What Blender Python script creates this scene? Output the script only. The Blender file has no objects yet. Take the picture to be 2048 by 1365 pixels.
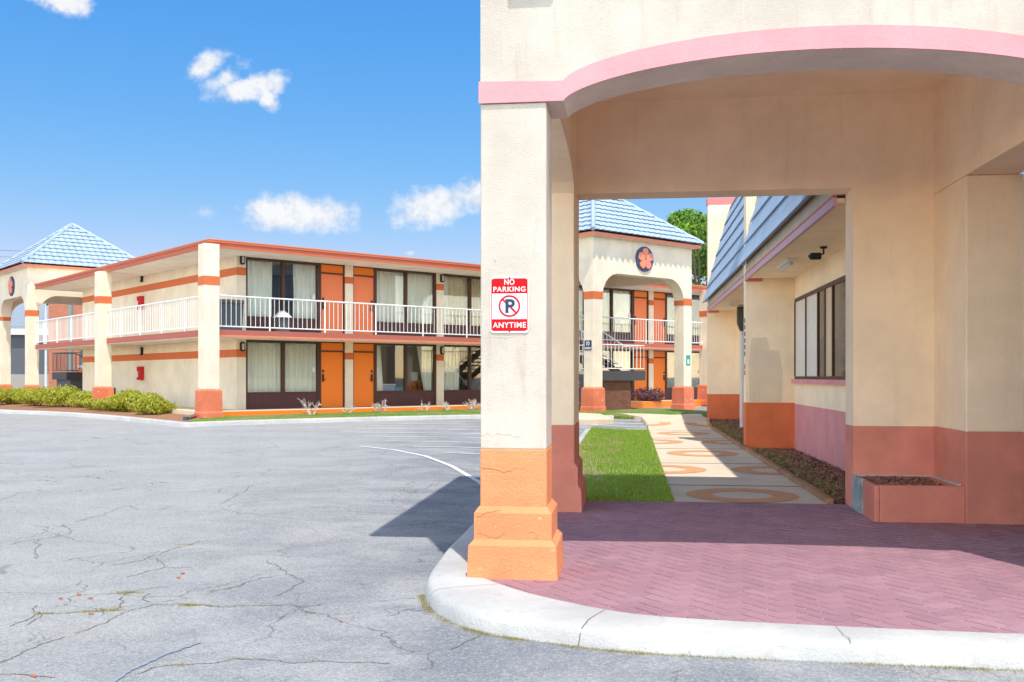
import bpy, bmesh, math, random
from mathutils import Vector, Matrix
R = random.Random(7)
PI = math.pi
EYE = 1.72                       # heights below are typed relative to eye level and lifted by EYE
scene = bpy.context.scene
COL = scene.collection

# ------------------------------------------------------------------ frames
class Frame:
    def __init__(s, ox, oy, deg):
        s.o = (ox, oy); s.a = math.radians(deg); s.c = math.cos(s.a); s.s = math.sin(s.a)
    def xy(s, a, b):
        return (s.o[0] + a*s.c - b*s.s, s.o[1] + a*s.s + b*s.c)
    def inv(s, x, y):
        dx, dy = x - s.o[0], y - s.o[1]
        return (dx*s.c + dy*s.s, -dx*s.s + dy*s.c)
W0 = Frame(0, 0, 0)
PF = Frame(0, 0, -6.9)           # portico / office axes
MF = Frame(-9.29, 30.0, 40.5)    # motel axes

def sstep(a, b, t):
    t = max(0, min(1, (t-a)/(b-a))); return t*t*(3-2*t)
def lerp(a, b, t): return a + (b-a)*t
def A(x, y):                     # asphalt level
    u = x*.9928 - y*.1201
    L = lerp(-1.72, -1.42, max(0, min(1, (y-10)/18)))
    if y > 28: L = lerp(-1.42, -1.38, min(1, (y-28)/12))
    Rr = lerp(-1.72, -1.37, sstep(28.5, 35.5, y))
    z = lerp(L, Rr, sstep(-4, .2, u))
    return lerp(z, -1.38, sstep(40, 46, y))
def G(x, y): return A(x, y) + .11
F = 1950.0
def hit(px, py, fun=A):          # point of the ground seen in a direction of the photograph
    y = 20.0
    for _ in range(60):
        z = fun((px-1024)/F*y, y)
        y = .5*y + .5*(-z*F/(py-754))
    x = (px-1024)/F*y
    return (x, y, fun(x, y))

# ------------------------------------------------------------------ objects
OFF = {}
def tag(o, label=None, cat=None, group=None, kind=None):
    if label: o['label'] = label
    if cat: o['category'] = cat
    if group: o['group'] = group
    if kind: o['kind'] = kind
    return o
def thing(name, label, cat, frame=W0, a=0, b=0, z=-EYE, group=None, rot=0):
    o = bpy.data.objects.new(name, None); COL.objects.link(o)
    x, y = frame.xy(a, b)
    o.location = (x, y, z+EYE); o.rotation_euler = (0, 0, frame.a + rot)
    o.empty_display_size = .2
    OFF[o] = (a, b, z)
    return tag(o, label, cat, group)

class MB:
    """collects shapes typed in frame coordinates; build() links them as one mesh"""
    def __init__(s): s.bm = bmesh.new()
    def poly(s, pts):
        vs = [s.bm.verts.new(p) for p in pts]
        try: return s.bm.faces.new(vs)
        except ValueError: return None
    def box(s, x0, x1, y0, y1, z0, z1, bev=0):
        if x0 > x1: x0, x1 = x1, x0
        if y0 > y1: y0, y1 = y1, y0
        v = [s.bm.verts.new(p) for p in ((x0,y0,z0),(x1,y0,z0),(x1,y1,z0),(x0,y1,z0),(x0,y0,z1),(x1,y0,z1),(x1,y1,z1),(x0,y1,z1))]
        fs = [s.bm.faces.new([v[i] for i in q]) for q in ((3,2,1,0),(4,5,6,7),(0,1,5,4),(1,2,6,5),(2,3,7,6),(3,0,4,7))]
        if bev:
            es = list({e for f in fs for e in f.edges})
            bmesh.ops.bevel(s.bm, geom=es, offset=bev, segments=2, affect='EDGES', profile=.5)
        return s
    def frustum(s, r0, r1, z0, z1):       # rects (x0,x1,y0,y1)
        a = [s.bm.verts.new((r0[i], r0[j], z0)) for i, j in ((0,2),(1,2),(1,3),(0,3))]
        b = [s.bm.verts.new((r1[i], r1[j], z1)) for i, j in ((0,2),(1,2),(1,3),(0,3))]
        s.bm.faces.new(a[::-1]); s.bm.faces.new(b)
        for i in range(4):
            k = (i+1) % 4; s.bm.faces.new((a[i], a[k], b[k], b[i]))
        return s
    def prism(s, pts, axis, lo, hi):      # polygon extruded along axis
        def mk(p, t):
            if axis == 'y': return (p[0], t, p[1])
            if axis == 'x': return (t, p[0], p[1])
            return (p[0], p[1], t)
        a = [s.bm.verts.new(mk(p, lo)) for p in pts]; b = [s.bm.verts.new(mk(p, hi)) for p in pts]
        s.bm.faces.new(a[::-1]); s.bm.faces.new(b)
        n = len(pts)
        for i in range(n):
            k = (i+1) % n; s.bm.faces.new((a[i], a[k], b[k], b[i]))
        return s
    def tube(s, pts, r, n=6, r1=None):
        pts = [Vector(p) for p in pts]; rings = []
        for i, p in enumerate(pts):
            d = (pts[min(i+1, len(pts)-1)] - pts[max(i-1, 0)]).normalized()
            up = Vector((0,0,1)) if abs(d.z) < .9 else Vector((1,0,0))
            e1 = d.cross(up).normalized(); e2 = d.cross(e1)
            rr = r if r1 is None else lerp(r, r1, i/max(1, len(pts)-1))
            rings.append([s.bm.verts.new(p + rr*(math.cos(2*PI*k/n)*e1 + math.sin(2*PI*k/n)*e2)) for k in range(n)])
        for a, b in zip(rings, rings[1:]):
            for k in range(n): s.bm.faces.new((a[k], a[(k+1)%n], b[(k+1)%n], b[k]))
        s.bm.faces.new(rings[0][::-1]); s.bm.faces.new(rings[-1])
        return s
    def lathe(s, c, prof, n=16):          # prof list of (r,z)
        rings = [[s.bm.verts.new((c[0]+r*math.cos(2*PI*k/n), c[1]+r*math.sin(2*PI*k/n), c[2]+z)) for k in range(n)] for r, z in prof]
        for a, b in zip(rings, rings[1:]):
            for k in range(n): s.bm.faces.new((a[k], a[(k+1)%n], b[(k+1)%n], b[k]))
        s.bm.faces.new(rings[0][::-1]); s.bm.faces.new(rings[-1])
        return s
    def disc(s, c, r, axis, t, n=32, squash=1):   # thin cylinder, facing axis
        pts = [(c[0]+r*math.cos(2*PI*k/n), c[1]+squash*r*math.sin(2*PI*k/n)) for k in range(n)]
        return s.prism(pts, axis, *t)
    def strip(s, rows):                   # grid of rows of points
        vr = [[s.bm.verts.new(p) for p in r] for r in rows]
        for a, b in zip(vr, vr[1:]):
            for i in range(len(a)-1): s.bm.faces.new((a[i], a[i+1], b[i+1], b[i]))
        return s
    def build(s, name, m, parent=None, smooth=False, frame=None, off=None, normals=True):
        root = parent
        while root is not None and root not in OFF: root = root.parent
        o3 = OFF[root] if root is not None else (off or (0, 0, -EYE))
        if normals: bmesh.ops.recalc_face_normals(s.bm, faces=s.bm.faces[:])
        for v in s.bm.verts: v.co = (v.co.x-o3[0], v.co.y-o3[1], v.co.z-o3[2])
        me = bpy.data.meshes.new(name); s.bm.to_mesh(me); s.bm.free()
        if smooth: me.polygons.foreach_set('use_smooth', [True]*len(me.polygons))
        me.materials.append(m)
        o = bpy.data.objects.new(name, me); COL.objects.link(o)
        if parent is not None: o.parent = parent
        else:
            f = frame or W0; x, y = f.xy(o3[0], o3[1])
            o.location = (x, y, o3[2]+EYE); o.rotation_euler = (0, 0, f.a)
        return o

# ------------------------------------------------------------------ materials
def new_mat(name):
    m = bpy.data.materials.new(name); m.use_nodes = True
    nt = m.node_tree; nt.nodes.clear()
    out = nt.nodes.new('ShaderNodeOutputMaterial'); b = nt.nodes.new('ShaderNodeBsdfPrincipled')
    nt.links.new(b.outputs[0], out.inputs[0])
    return m, nt, b
def N(nt, t, **kw):
    n = nt.nodes.new('ShaderNode'+t)
    for k, v in kw.items(): setattr(n, k, v)
    return n
def mixc(nt, f, a, b, bt='MIX'):
    n = nt.nodes.new('ShaderNodeMix'); n.data_type = 'RGBA'; n.blend_type = bt
    for i, v in ((0, f), (6, a), (7, b)):
        if hasattr(v, 'node'): nt.links.new(v, n.inputs[i])
        elif i == 0: n.inputs[0].default_value = v
        else: n.inputs[i].default_value = (*v[:3], 1)
    return n.outputs[2]
def math_(nt, op, a, b=None, c=None, clamp=False):
    n = nt.nodes.new('ShaderNodeMath'); n.operation = op; n.use_clamp = clamp
    for i, v in enumerate((a, b, c)):
        if v is None: continue
        if hasattr(v, 'node'): nt.links.new(v, n.inputs[i])
        else: n.inputs[i].default_value = v
    return n.outputs[0]
def ramp(nt, f, lo, hi, smooth=True):
    n = nt.nodes.new('ShaderNodeMapRange'); n.interpolation_type = 'SMOOTHSTEP' if smooth else 'LINEAR'
    nt.links.new(f, n.inputs[0]); n.inputs[1].default_value = lo; n.inputs[2].default_value = hi
    return n.outputs[0]
def coords(nt, scale=(1,1,1), kind='Object', loc=(0,0,0)):
    tc = N(nt, 'TexCoord'); mp = N(nt, 'Mapping'); mp.inputs['Scale'].default_value = scale; mp.inputs['Location'].default_value = loc
    nt.links.new(tc.outputs[kind], mp.inputs[0]); return mp.outputs[0]
def noise(nt, vec, scale, detail=4, rough=.55, dist=0):
    n = N(nt, 'TexNoise'); n.inputs['Scale'].default_value = scale; n.inputs['Detail'].default_value = detail
    n.inputs['Roughness'].default_value = rough; n.inputs['Distortion'].default_value = dist
    nt.links.new(vec, n.inputs['Vector']); return n.outputs[0]
def bump(nt, b, h, strength, dist=.01):
    n = N(nt, 'Bump'); n.inputs['Strength'].default_value = strength; n.inputs['Distance'].default_value = dist
    nt.links.new(h, n.inputs['Height']); nt.links.new(n.outputs[0], b.inputs['Normal'])

def stucco(name, col, var=.1, grain=85, bmp=.5, dirt=.25, dirtcol=(.30,.22,.14), chip=None, chipcol=(.75,.6,.5), rough=.9):
    m, nt, b = new_mat(name); v = coords(nt)
    big = noise(nt, v, 1.3, 6, .6)
    c = mixc(nt, ramp(nt, big, .3, .7), [x*(1-var) for x in col], [min(1, x*(1+var*.5)) for x in col])
    st = noise(nt, coords(nt, (5, 5, .5)), 1.6, 6, .65)
    c = mixc(nt, math_(nt, 'MULTIPLY', ramp(nt, st, .52, .8), dirt), c, dirtcol)
    gr = noise(nt, v, grain, 3, .7)
    c = mixc(nt, math_(nt, 'MULTIPLY', ramp(nt, gr, .60, .72), .28), c, [x*.45 for x in col])
    if chip:
        cn = noise(nt, v, 7, 8, .7)
        c = mixc(nt, ramp(nt, cn, chip, chip+.03), c, chipcol)
    nt.links.new(c, b.inputs['Base Color']); b.inputs['Roughness'].default_value = rough
    b.inputs['Specular IOR Level'].default_value = .25
    h = math_(nt, 'ADD', gr, math_(nt, 'MULTIPLY', noise(nt, v, 9, 4), .8))
    bump(nt, b, h, bmp, .012)
    return m
def plain(name, col, rough=.6, metal=0, var=.12, sc=6, bmp=.1, spec=.4):
    m, nt, b = new_mat(name); v = coords(nt)
    n = noise(nt, v, sc, 5, .6)
    c = mixc(nt, n, [x*(1-var) for x in col], [min(1, x*(1+var)) for x in col])
    nt.links.new(c, b.inputs['Base Color']); b.inputs['Roughness'].default_value = rough
    b.inputs['Metallic'].default_value = metal; b.inputs['Specular IOR Level'].default_value = spec
    if bmp: bump(nt, b, noise(nt, v, 40, 3), bmp, .01)
    return m
def leafy(name, cols, rough=.55, trans=.25):
    m, nt, b = new_mat(name)
    g = N(nt, 'NewGeometry'); cr = N(nt, 'ValToRGB')
    els = cr.color_ramp.elements
    for i, c in enumerate(cols):
        e = els[i] if i < 2 else els.new(i/(len(cols)-1))
        e.position = i/(len(cols)-1); e.color = (*c, 1)
    nt.links.new(g.outputs['Random Per Island'], cr.inputs[0])
    n = noise(nt, coords(nt), 1.2, 2)
    c = mixc(nt, ramp(nt, n, .3, .7), cr.outputs[0], cols[0])
    nt.links.new(cr.outputs[0], b.inputs['Base Color']); b.inputs['Roughness'].default_value = rough
    t = N(nt, 'BsdfTranslucent'); nt.links.new(cr.outputs[0], t.inputs[0])
    mx = N(nt, 'MixShader'); mx.inputs[0].default_value = trans
    nt.links.new(b.outputs[0], mx.inputs[1]); nt.links.new(t.outputs[0], mx.inputs[2])
    nt.links.new(mx.outputs[0], nt.nodes['Material Output'].inputs[0])
    return m
def glass(name, tint=(.97,.98,.97), refl=.10):
    m, nt, b = new_mat(name)
    t = N(nt, 'BsdfTransparent'); t.inputs[0].default_value = (*tint, 1)
    g = N(nt, 'BsdfGlossy'); g.inputs['Roughness'].default_value = .02
    lw = N(nt, 'LayerWeight'); lw.inputs[0].default_value = .25
    f = math_(nt, 'ADD', math_(nt, 'MULTIPLY', lw.outputs['Fresnel'], .8), refl*.4, clamp=True)
    mx = N(nt, 'MixShader'); nt.links.new(f, mx.inputs[0]); nt.links.new(t.outputs[0], mx.inputs[1]); nt.links.new(g.outputs[0], mx.inputs[2])
    nt.links.new(mx.outputs[0], nt.nodes['Material Output'].inputs[0])
    return m
def bricks(name, c1, c2, mortar, sc=1.0, rot=None):
    m, nt, b = new_mat(name)
    tc = N(nt, 'TexCoord'); sep = N(nt, 'SeparateXYZ'); cmb = N(nt, 'CombineXYZ')
    nt.links.new(tc.outputs['Object'], sep.inputs[0])
    nt.links.new(math_(nt, 'ADD', sep.outputs[0], sep.outputs[1]), cmb.inputs[0]); nt.links.new(sep.outputs[2], cmb.inputs[1])
    t = N(nt, 'TexBrick'); nt.links.new(cmb.outputs[0], t.inputs[0])
    t.inputs['Color1'].default_value = (*c1, 1); t.inputs['Color2'].default_value = (*c2, 1); t.inputs['Mortar'].default_value = (*mortar, 1)
    t.inputs['Scale'].default_value = sc; t.inputs['Brick Width'].default_value = .22; t.inputs['Row Height'].default_value = .075; t.inputs['Mortar Size'].default_value = .008
    nt.links.new(t.outputs[0], b.inputs['Base Color']); b.inputs['Roughness'].default_value = .9
    bump(nt, b, t.outputs['Fac'], -.4, .01)
    return m

CREAM = (.82, .70, .53)
M = {}
M['cream'] = stucco('cream_stucco_sun_dimmed', (.61, .54, .46), var=.13, dirt=.35, chip=.70, chipcol=(.76,.70,.62))  # copy of the portico cream for sunlit faces, darkened against the sun
M['cream_lifted'] = stucco('cream_stucco_shade_lifted', (.94, .76, .545), var=.09, dirt=.15, bmp=.35)  # same cream for shaded faces, colour lightened and warmed to lift the shade
M['cream_motel'] = stucco('cream_motel_stucco', (.82, .71, .55), bmp=.25, grain=40, dirt=.15)
M['soffit'] = stucco('soffit_paint', (.86, .78, .66), bmp=.15, dirt=.12)
M['pink'] = stucco('pink_band_paint', (.72, .36, .38), bmp=.6, dirt=.1, grain=110)
M['orange'] = stucco('orange_base_paint', (.80, .30, .135), var=.16, dirt=.12, dirtcol=(.5,.2,.1), chip=.645, chipcol=(.82,.42,.23), bmp=.8, grain=60)
M['coral'] = stucco('coral_base_paint', (.72, .20, .105), var=.15, dirt=.2, dirtcol=(.4,.16,.1), chip=.61, chipcol=(.78,.48,.36))
M['redwains'] = stucco('red_wainscot_paint', (.70, .26, .19), var=.2, dirt=.3, dirtcol=(.55,.16,.2), bmp=.3)
M['orwains'] = stucco('orange_wainscot_paint', (.72, .19, .075), var=.15, dirt=.2, dirtcol=(.4,.1,.05), bmp=.3)
M['mauve'] = stucco('mauve_wainscot_paint', (.70, .30, .30), var=.12, dirt=.25, dirtcol=(.45,.2,.32), bmp=.3)
M['stripe'] = plain('orange_red_stripe_paint', (.62, .15, .045), .7)
M['fascia'] = plain('red_brown_fascia_paint', (.55, .13, .06), .55)
M['fascia_hi'] = plain('orange_red_drip_edge', (.70, .22, .12), .5)
M['slabedge'] = plain('dusty_red_slab_paint', (.42, .12, .085), .7)
M['lilac'] = plain('lilac_fascia_paint', (.58, .36, .42), .6)
M['pinkcap'] = plain('pink_red_cap_paint', (.68, .20, .19), .7)
M['tile'] = plain('pale_blue_roof_tile', (.34, .43, .54), .6, var=.25, sc=1.3, bmp=.2)
M['white'] = plain('white_metal_paint', (.82, .82, .80), .4, bmp=0, var=.05)
M['kerb'] = stucco('white_kerb_paint', (.51,.50,.485), var=.14, grain=45, bmp=.7, dirt=.55, dirtcol=(.36,.34,.31), chip=.59, chipcol=(.44,.43,.41))
M['conc'] = stucco('pale_concrete', (.68, .565, .42), var=.1, grain=60, bmp=.3, dirt=.25, dirtcol=(.4,.33,.25))
M['door'] = plain('bright_orange_door_paint', (.88, .21, .018), .5, bmp=.05, var=.05)
M['doorfade'] = plain('faded_salmon_door_paint', (.80, .21, .08), .6, bmp=.05, var=.06)
M['brown'] = plain('dark_brown_frame', (.085, .035, .022), .5, bmp=0)
M['maroon'] = plain('maroon_sill_panel', (.095, .035, .032), .6, var=.2)
M['black'] = plain('black_metal', (.015, .015, .016), .45, bmp=0)
M['dark'] = plain('dark_grey_metal', (.07, .065, .065), .6)
M['bin'] = plain('slate_grey_plastic', (.05, .06, .075), .5, bmp=0)
M['curtain'] = plain('cream_curtain_cloth', (.90, .88, .76), .9, var=.08, sc=3)
M['curtain2'] = plain('tan_curtain_cloth', (.75, .64, .45), .9, var=.08, sc=3)
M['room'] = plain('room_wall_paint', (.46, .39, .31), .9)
M['glass'] = glass('window_glass')
M['glassdark'] = glass('office_glass', (.55,.55,.52), .2)
M['lens'] = plain('pale_lamp_lens', (.5, .52, .48), .3, bmp=0)
M['red'] = plain('red_enamel', (.55, .02, .02), .4, bmp=0)
M['signred'] = plain('sign_red_film', (.62, .010, .014), .6, bmp=0, var=.04, spec=.08)
M['signwhite'] = plain('sign_white_film', (.74, .75, .76), .5, bmp=0, var=.03, spec=.1)
M['signpanel'] = plain('pale_blue_sign_panel', (.55, .66, .76), .5, bmp=0, var=.03, spec=.1)
M['signnavy'] = plain('sign_navy_film', (.012, .03, .075), .4, bmp=0)
M['teal'] = plain('teal_sign_film', (.01, .33, .27), .4, bmp=0)
M['navy'] = plain('navy_disc_paint', (.035, .055, .16), .5, bmp=0)
M['flower'] = plain('salmon_flower_paint', (.78, .25, .14), .5, bmp=0)
M['soil'] = plain('mulch_soil', (.24, .125, .085), 1, var=.5, sc=30, bmp=1)
M['mulch'] = plain('reddish_mulch', (.30, .15, .08), 1, var=.4, sc=12, bmp=1)
M['twig'] = plain('bleached_twig_bark', (.62, .53, .47), .8)
M['bark'] = plain('grey_brown_bark', (.14, .10, .07), .9, sc=20, bmp=.6)
M['bluewood'] = stucco('worn_blue_green_paint', (.28, .36, .37), var=.3, chip=.55, chipcol=(.50,.45,.42), dirt=.4)
M['edging'] = stucco('brown_stone_edging', (.40, .22, .12), var=.25, bmp=.6)
M['brick'] = bricks('brown_brick', (.24,.095,.05), (.17,.06,.035), (.10,.07,.055))
M['brickor'] = bricks('orange_brick', (.46,.14,.07), (.38,.11,.055), (.40,.24,.17))
M['greyroof'] = plain('grey_shingle_roof', (.22,.26,.31), .8)
M['greywall'] = plain('grey_block_wall', (.34,.32,.29), .9)
M['greydark'] = plain('slate_panel', (.10,.11,.13), .7)
M['ring'] = plain('ochre_ring_paint', (.63, .315, .14), .8, var=.2)
M['pave_line'] = plain('slab_joint', (.30, .19, .11), .9)
M['whiteline'] = stucco('worn_white_road_paint', (.74,.74,.70), chip=.58, chipcol=(.36,.36,.36), dirt=.2, bmp=.2)
M['hedge'] = leafy('yellow_green_leaf', [(.15,.27,.02), (.44,.50,.03), (.62,.60,.05), (.24,.36,.02), (.58,.42,.10), (.50,.55,.04)], trans=.4)
M['plum'] = leafy('plum_leaf', [(.13,.045,.06), (.26,.11,.12), (.08,.02,.035), (.34,.17,.16)])
M['treeleaf'] = leafy('green_tree_leaf', [(.07,.20,.02), (.16,.34,.03), (.30,.46,.05), (.05,.15,.02), (.22,.40,.04)])
M['blade'] = leafy('green_grass_blade', [(.10,.25,.015), (.30,.50,.03), (.18,.36,.02), (.42,.54,.06), (.56,.54,.18)])
M['weed'] = leafy('dry_weed_blade', [(.34,.31,.07), (.46,.32,.14), (.24,.30,.05), (.40,.24,.12)])
M['clover'] = leafy('clover_flower', [(.75,.75,.68), (.65,.68,.55)])
M['chip'] = plain('broken_brick', (.38,.13,.075), .9, var=.3, sc=30)
M['pipe'] = plain('grey_pvc_pipe', (.22,.22,.23), .5)
M['downpipe'] = plain('pale_grey_downpipe', (.62,.58,.55), .5)
M['shade_tan'] = plain('tan_lampshade', (.5,.44,.33), .8)
M['aqua'] = plain('aqua_plastic', (.02,.38,.38), .4)
M['paleblue'] = plain('pale_blue_box', (.45,.55,.70), .6)
M['whiteblind'] = plain('white_blind', (.70,.69,.66), .25)
M['darkpane'] = plain('dark_window_glass', (.02,.016,.014), .08, bmp=0)
M['beigeblind'] = plain('beige_blind', (.62,.48,.33), .3)
M['polewood'] = plain('grey_green_pole', (.25,.27,.24), .9)
M['wire'] = plain('grey_wire', (.12,.12,.13), .6)

def lawn_mat():
    m, nt, b = new_mat('lawn_ground'); v = coords(nt)
    n1 = noise(nt, v, .9, 6, .65); n2 = noise(nt, v, 30, 3, .7)
    c = mixc(nt, ramp(nt, n1, .40, .62), (.17,.32,.02), (.46,.38,.16))
    c = mixc(nt, ramp(nt, n2, .35, .7), [0.05,.10,.01], c)
    nt.links.new(c, b.inputs['Base Color']); b.inputs['Roughness'].default_value = 1
    bump(nt, b, n2, .8, .03); return m
M['lawn'] = lawn_mat()
def asphalt_mat():
    m, nt, b = new_mat('weathered_asphalt'); v = coords(nt)
    agg = noise(nt, v, 85, 2, .6); agg2 = noise(nt, v, 60, 2, .6)
    big = noise(nt, coords(nt, (.8, .9, 1)), .33, 7, .62, .6); mid = noise(nt, coords(nt, (.8, 1.0, 1)), .9, 8, .70, .4)
    sep = N(nt, 'SeparateXYZ'); nt.links.new(v, sep.inputs[0])
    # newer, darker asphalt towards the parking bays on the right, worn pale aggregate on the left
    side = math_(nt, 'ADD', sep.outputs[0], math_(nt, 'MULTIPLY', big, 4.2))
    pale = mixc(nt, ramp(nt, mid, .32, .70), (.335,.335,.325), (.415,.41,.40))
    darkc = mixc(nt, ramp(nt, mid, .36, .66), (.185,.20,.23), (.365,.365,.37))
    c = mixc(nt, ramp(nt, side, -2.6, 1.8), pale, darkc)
    tanf = noise(nt, v, .55, 5, .6)
    c = mixc(nt, math_(nt, 'MULTIPLY', ramp(nt, tanf, .55, .75), .35), c, (.34,.30,.25))
    c = mixc(nt, math_(nt, 'MULTIPLY', ramp(nt, agg, .52, .62), .6), c, (.15,.15,.15))
    c = mixc(nt, math_(nt, 'MULTIPLY', ramp(nt, agg2, .54, .66), .35), c, (.60,.59,.57))
    st = N(nt, 'TexVoronoi'); st.inputs['Scale'].default_value = 52; nt.links.new(v, st.inputs['Vector'])
    sr = N(nt, 'SeparateColor'); nt.links.new(st.outputs['Color'], sr.inputs[0])
    c = mixc(nt, math_(nt, 'MULTIPLY', ramp(nt, sr.outputs[0], .45, 1.0, False), .28), c, (.54,.53,.50))
    c = mixc(nt, math_(nt, 'MULTIPLY', ramp(nt, sr.outputs[1], .55, 1.0, False), .34), c, (.16,.165,.17))
    oil = ramp(nt, noise(nt, coords(nt, (1,1,1), loc=(3,7,0)), .8, 3, .5), .66, .74)
    c = mixc(nt, math_(nt, 'MULTIPLY', oil, .25), c, (.15,.15,.16))
    # fine cracks
    d = noise(nt, v, 2.2, 4, .6)
    vv = N(nt, 'VectorMath'); vv.operation = 'ADD'
    sc = N(nt, 'VectorMath'); sc.operation = 'SCALE'; sc.inputs['Scale'].default_value = .5
    cx = N(nt, 'CombineXYZ'); nt.links.new(d, cx.inputs[0]); nt.links.new(noise(nt, coords(nt, loc=(5,3,1)), 2.0, 4), cx.inputs[1])
    nt.links.new(cx.outputs[0], sc.inputs[0]); nt.links.new(v, vv.inputs[0]); nt.links.new(sc.outputs[0], vv.inputs[1])
    vo = N(nt, 'TexVoronoi'); vo.feature = 'DISTANCE_TO_EDGE'; vo.inputs['Scale'].default_value = .75; nt.links.new(vv.outputs[0], vo.inputs['Vector'])
    ln = ramp(nt, vo.outputs['Distance'], .007, .001)
    msk = ramp(nt, noise(nt, v, .8, 3), .44, .56)
    vo2 = N(nt, 'TexVoronoi'); vo2.feature = 'DISTANCE_TO_EDGE'; vo2.inputs['Scale'].default_value = 2.1; nt.links.new(vv.outputs[0], vo2.inputs['Vector'])
    ln2 = math_(nt, 'MULTIPLY', ramp(nt, vo2.outputs['Distance'], .012, .002), ramp(nt, noise(nt, coords(nt, loc=(2,9,4)), .55, 3), .56, .66))
    cf = math_(nt, 'MAXIMUM', math_(nt, 'MULTIPLY', ln, msk), math_(nt, 'MULTIPLY', ln2, .7))
    c = mixc(nt, math_(nt, 'MULTIPLY', cf, .75), c, (.13,.11,.08))
    nt.links.new(c, b.inputs['Base Color']); b.inputs['Roughness'].default_value = .92; b.inputs['Specular IOR Level'].default_value = .2
    h = math_(nt, 'SUBTRACT', math_(nt, 'ADD', agg, agg2), cf)
    bump(nt, b, h, .55, .012); return m
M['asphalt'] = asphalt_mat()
M['crack'] = plain('crack_fill', (.17,.145,.11), 1, var=.5, sc=12)
def paver_mat():
    m, nt, b = new_mat('plum_red_paver'); v = coords(nt)
    g = N(nt, 'NewGeometry')
    c = mixc(nt, g.outputs['Random Per Island'], (.285,.155,.19), (.345,.185,.215))
    c = mixc(nt, math_(nt, 'MULTIPLY', ramp(nt, noise(nt, v, 1.1, 6, .65), .45, .75), .4), c, (.48,.30,.33))
    c = mixc(nt, math_(nt, 'MULTIPLY', ramp(nt, noise(nt, v, 60, 4, .7), .58, .7), .35), c, (.25,.09,.10))
    nt.links.new(c, b.inputs['Base Color']); b.inputs['Roughness'].default_value = .75; b.inputs['Specular IOR Level'].default_value = .3
    bump(nt, b, noise(nt, v, 45, 4), .3, .01); return m
M['paver'] = paver_mat()
M['mortar'] = plain('paver_joint_sand', (.56,.37,.33), 1, var=.35, sc=9)

# ------------------------------------------------------------------ ground sheet
def grid_axis(lo, hi, step, far):
    a = [lo + i*step for i in range(int((hi-lo)/step)+1)]
    out = []; d = step*3; x = a[-1]
    while x < far: x += d; d *= 1.7; out.append(x)
    neg = []; d = step*3; x = a[0]
    while x > -far: x -= d; d *= 1.7; neg.append(x)
    return neg[::-1] + a + out
g = MB()
XS = grid_axis(-32, 24, 1.0, 900); YS = grid_axis(-6, 60, 1.0, 900)
g.strip([[(x, y, A(x, y)) for x in XS] for y in YS])
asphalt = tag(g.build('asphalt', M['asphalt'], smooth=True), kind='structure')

# traced long cracks, thin fillings lying on the sheet
def ground_ribbon(mb, pts, w, lift=.004, jit=0, fun=A, sub=6):
    P = []
    for (x0, y0), (x1, y1) in zip(pts, pts[1:]):
        for k in range(sub):
            t = k/sub; P.append((lerp(x0, x1, t) + R.uniform(-jit, jit), lerp(y0, y1, t) + R.uniform(-jit, jit)))
    P.append(pts[-1])
    rows = []
    for i, (x, y) in enumerate(P):
        a = P[max(0, i-1)]; b = P[min(len(P)-1, i+1)]
        dx, dy = b[0]-a[0], b[1]-a[1]; L = math.hypot(dx, dy) or 1
        ww = w*(R.uniform(.5, 1.3) if (jit or w < .01) else 1)
        nx, ny = -dy/L*ww/2, dx/L*ww/2
        rows.append([(x+nx, y+ny, fun(x+nx, y+ny)+lift), (x-nx, y-ny, fun(x-nx, y-ny)+lift)])
    mb.strip(rows)
cr = MB()
def gp(*px): return [hit(a, b)[:2] for a, b in px]
CRACKS = [
 [(20,1255),(80,1228),(105,1228),(170,1225),(225,1222),(238,1200),(250,1188),(300,1178),(340,1173)],
 [(50,1252),(85,1230),(75,1212)],
 [(150,1268),(210,1248),(265,1220),(310,1210),(330,1211),(420,1213),(520,1212),(640,1213)],
 [(300,1205),(290,1193),(300,1188)],
 [(0,1326),(40,1310),(80,1290),(130,1275)],
 [(0,1350),(70,1353),(110,1356)],
 [(270,1350),(310,1335),(380,1330),(470,1318),(560,1322),(700,1326),(780,1328)],
 [(20,1090),(75,1080),(110,1075),(145,1062),(125,1050)], [(75,1080),(68,1102),(74,1118)], [(150,1045),(210,1030),(258,1012),(275,1020)],
 [(220,1132),(290,1120),(340,1100),(400,1082)], [(300,1117),(330,1135),(385,1135)], [(330,1135),(290,1145),(250,1155)],
 [(535,1122),(560,1140),(590,1156),(608,1164),(580,1180),(545,1195)],
 [(900,1300),(930,1285),(985,1265)], [(820,1222),(856,1218)], [(780,1232),(830,1218)],
 [(350,880),(420,878),(500,882)], [(440,1010),(470,990),(500,972)], [(60,905),(140,900),(200,893)],
 [(800,990),(830,985),(880,968)], [(0,1000),(40,985),(90,988)],
]
def frac(P, lev=4):
    for l in range(lev):
        out = [P[0]]
        for a, b in zip(P, P[1:]):
            d = math.hypot(b[0]-a[0], b[1]-a[1]); o_ = R.gauss(0, .085)*d
            out += [((a[0]+b[0])/2 - (b[1]-a[1])/max(d,1e-6)*o_, (a[1]+b[1])/2 + (b[0]-a[0])/max(d,1e-6)*o_), b]
        P = out
    return P
for c in CRACKS: ground_ribbon(cr, frac(gp(*c)), .0085, .004, 0, sub=1)
o = cr.build('crack', M['crack'], asphalt)
# tar-dark seal mark at the lower left
ts = MB(); ground_ribbon(ts, gp((215,1372),(260,1342),(330,1310),(400,1286)), .035, .006, .006, sub=8)
M['tar'] = plain('blue_grey_tar', (.27,.295,.34), .8)
ts.build('tar_seal', M['tar'], asphalt)
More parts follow.
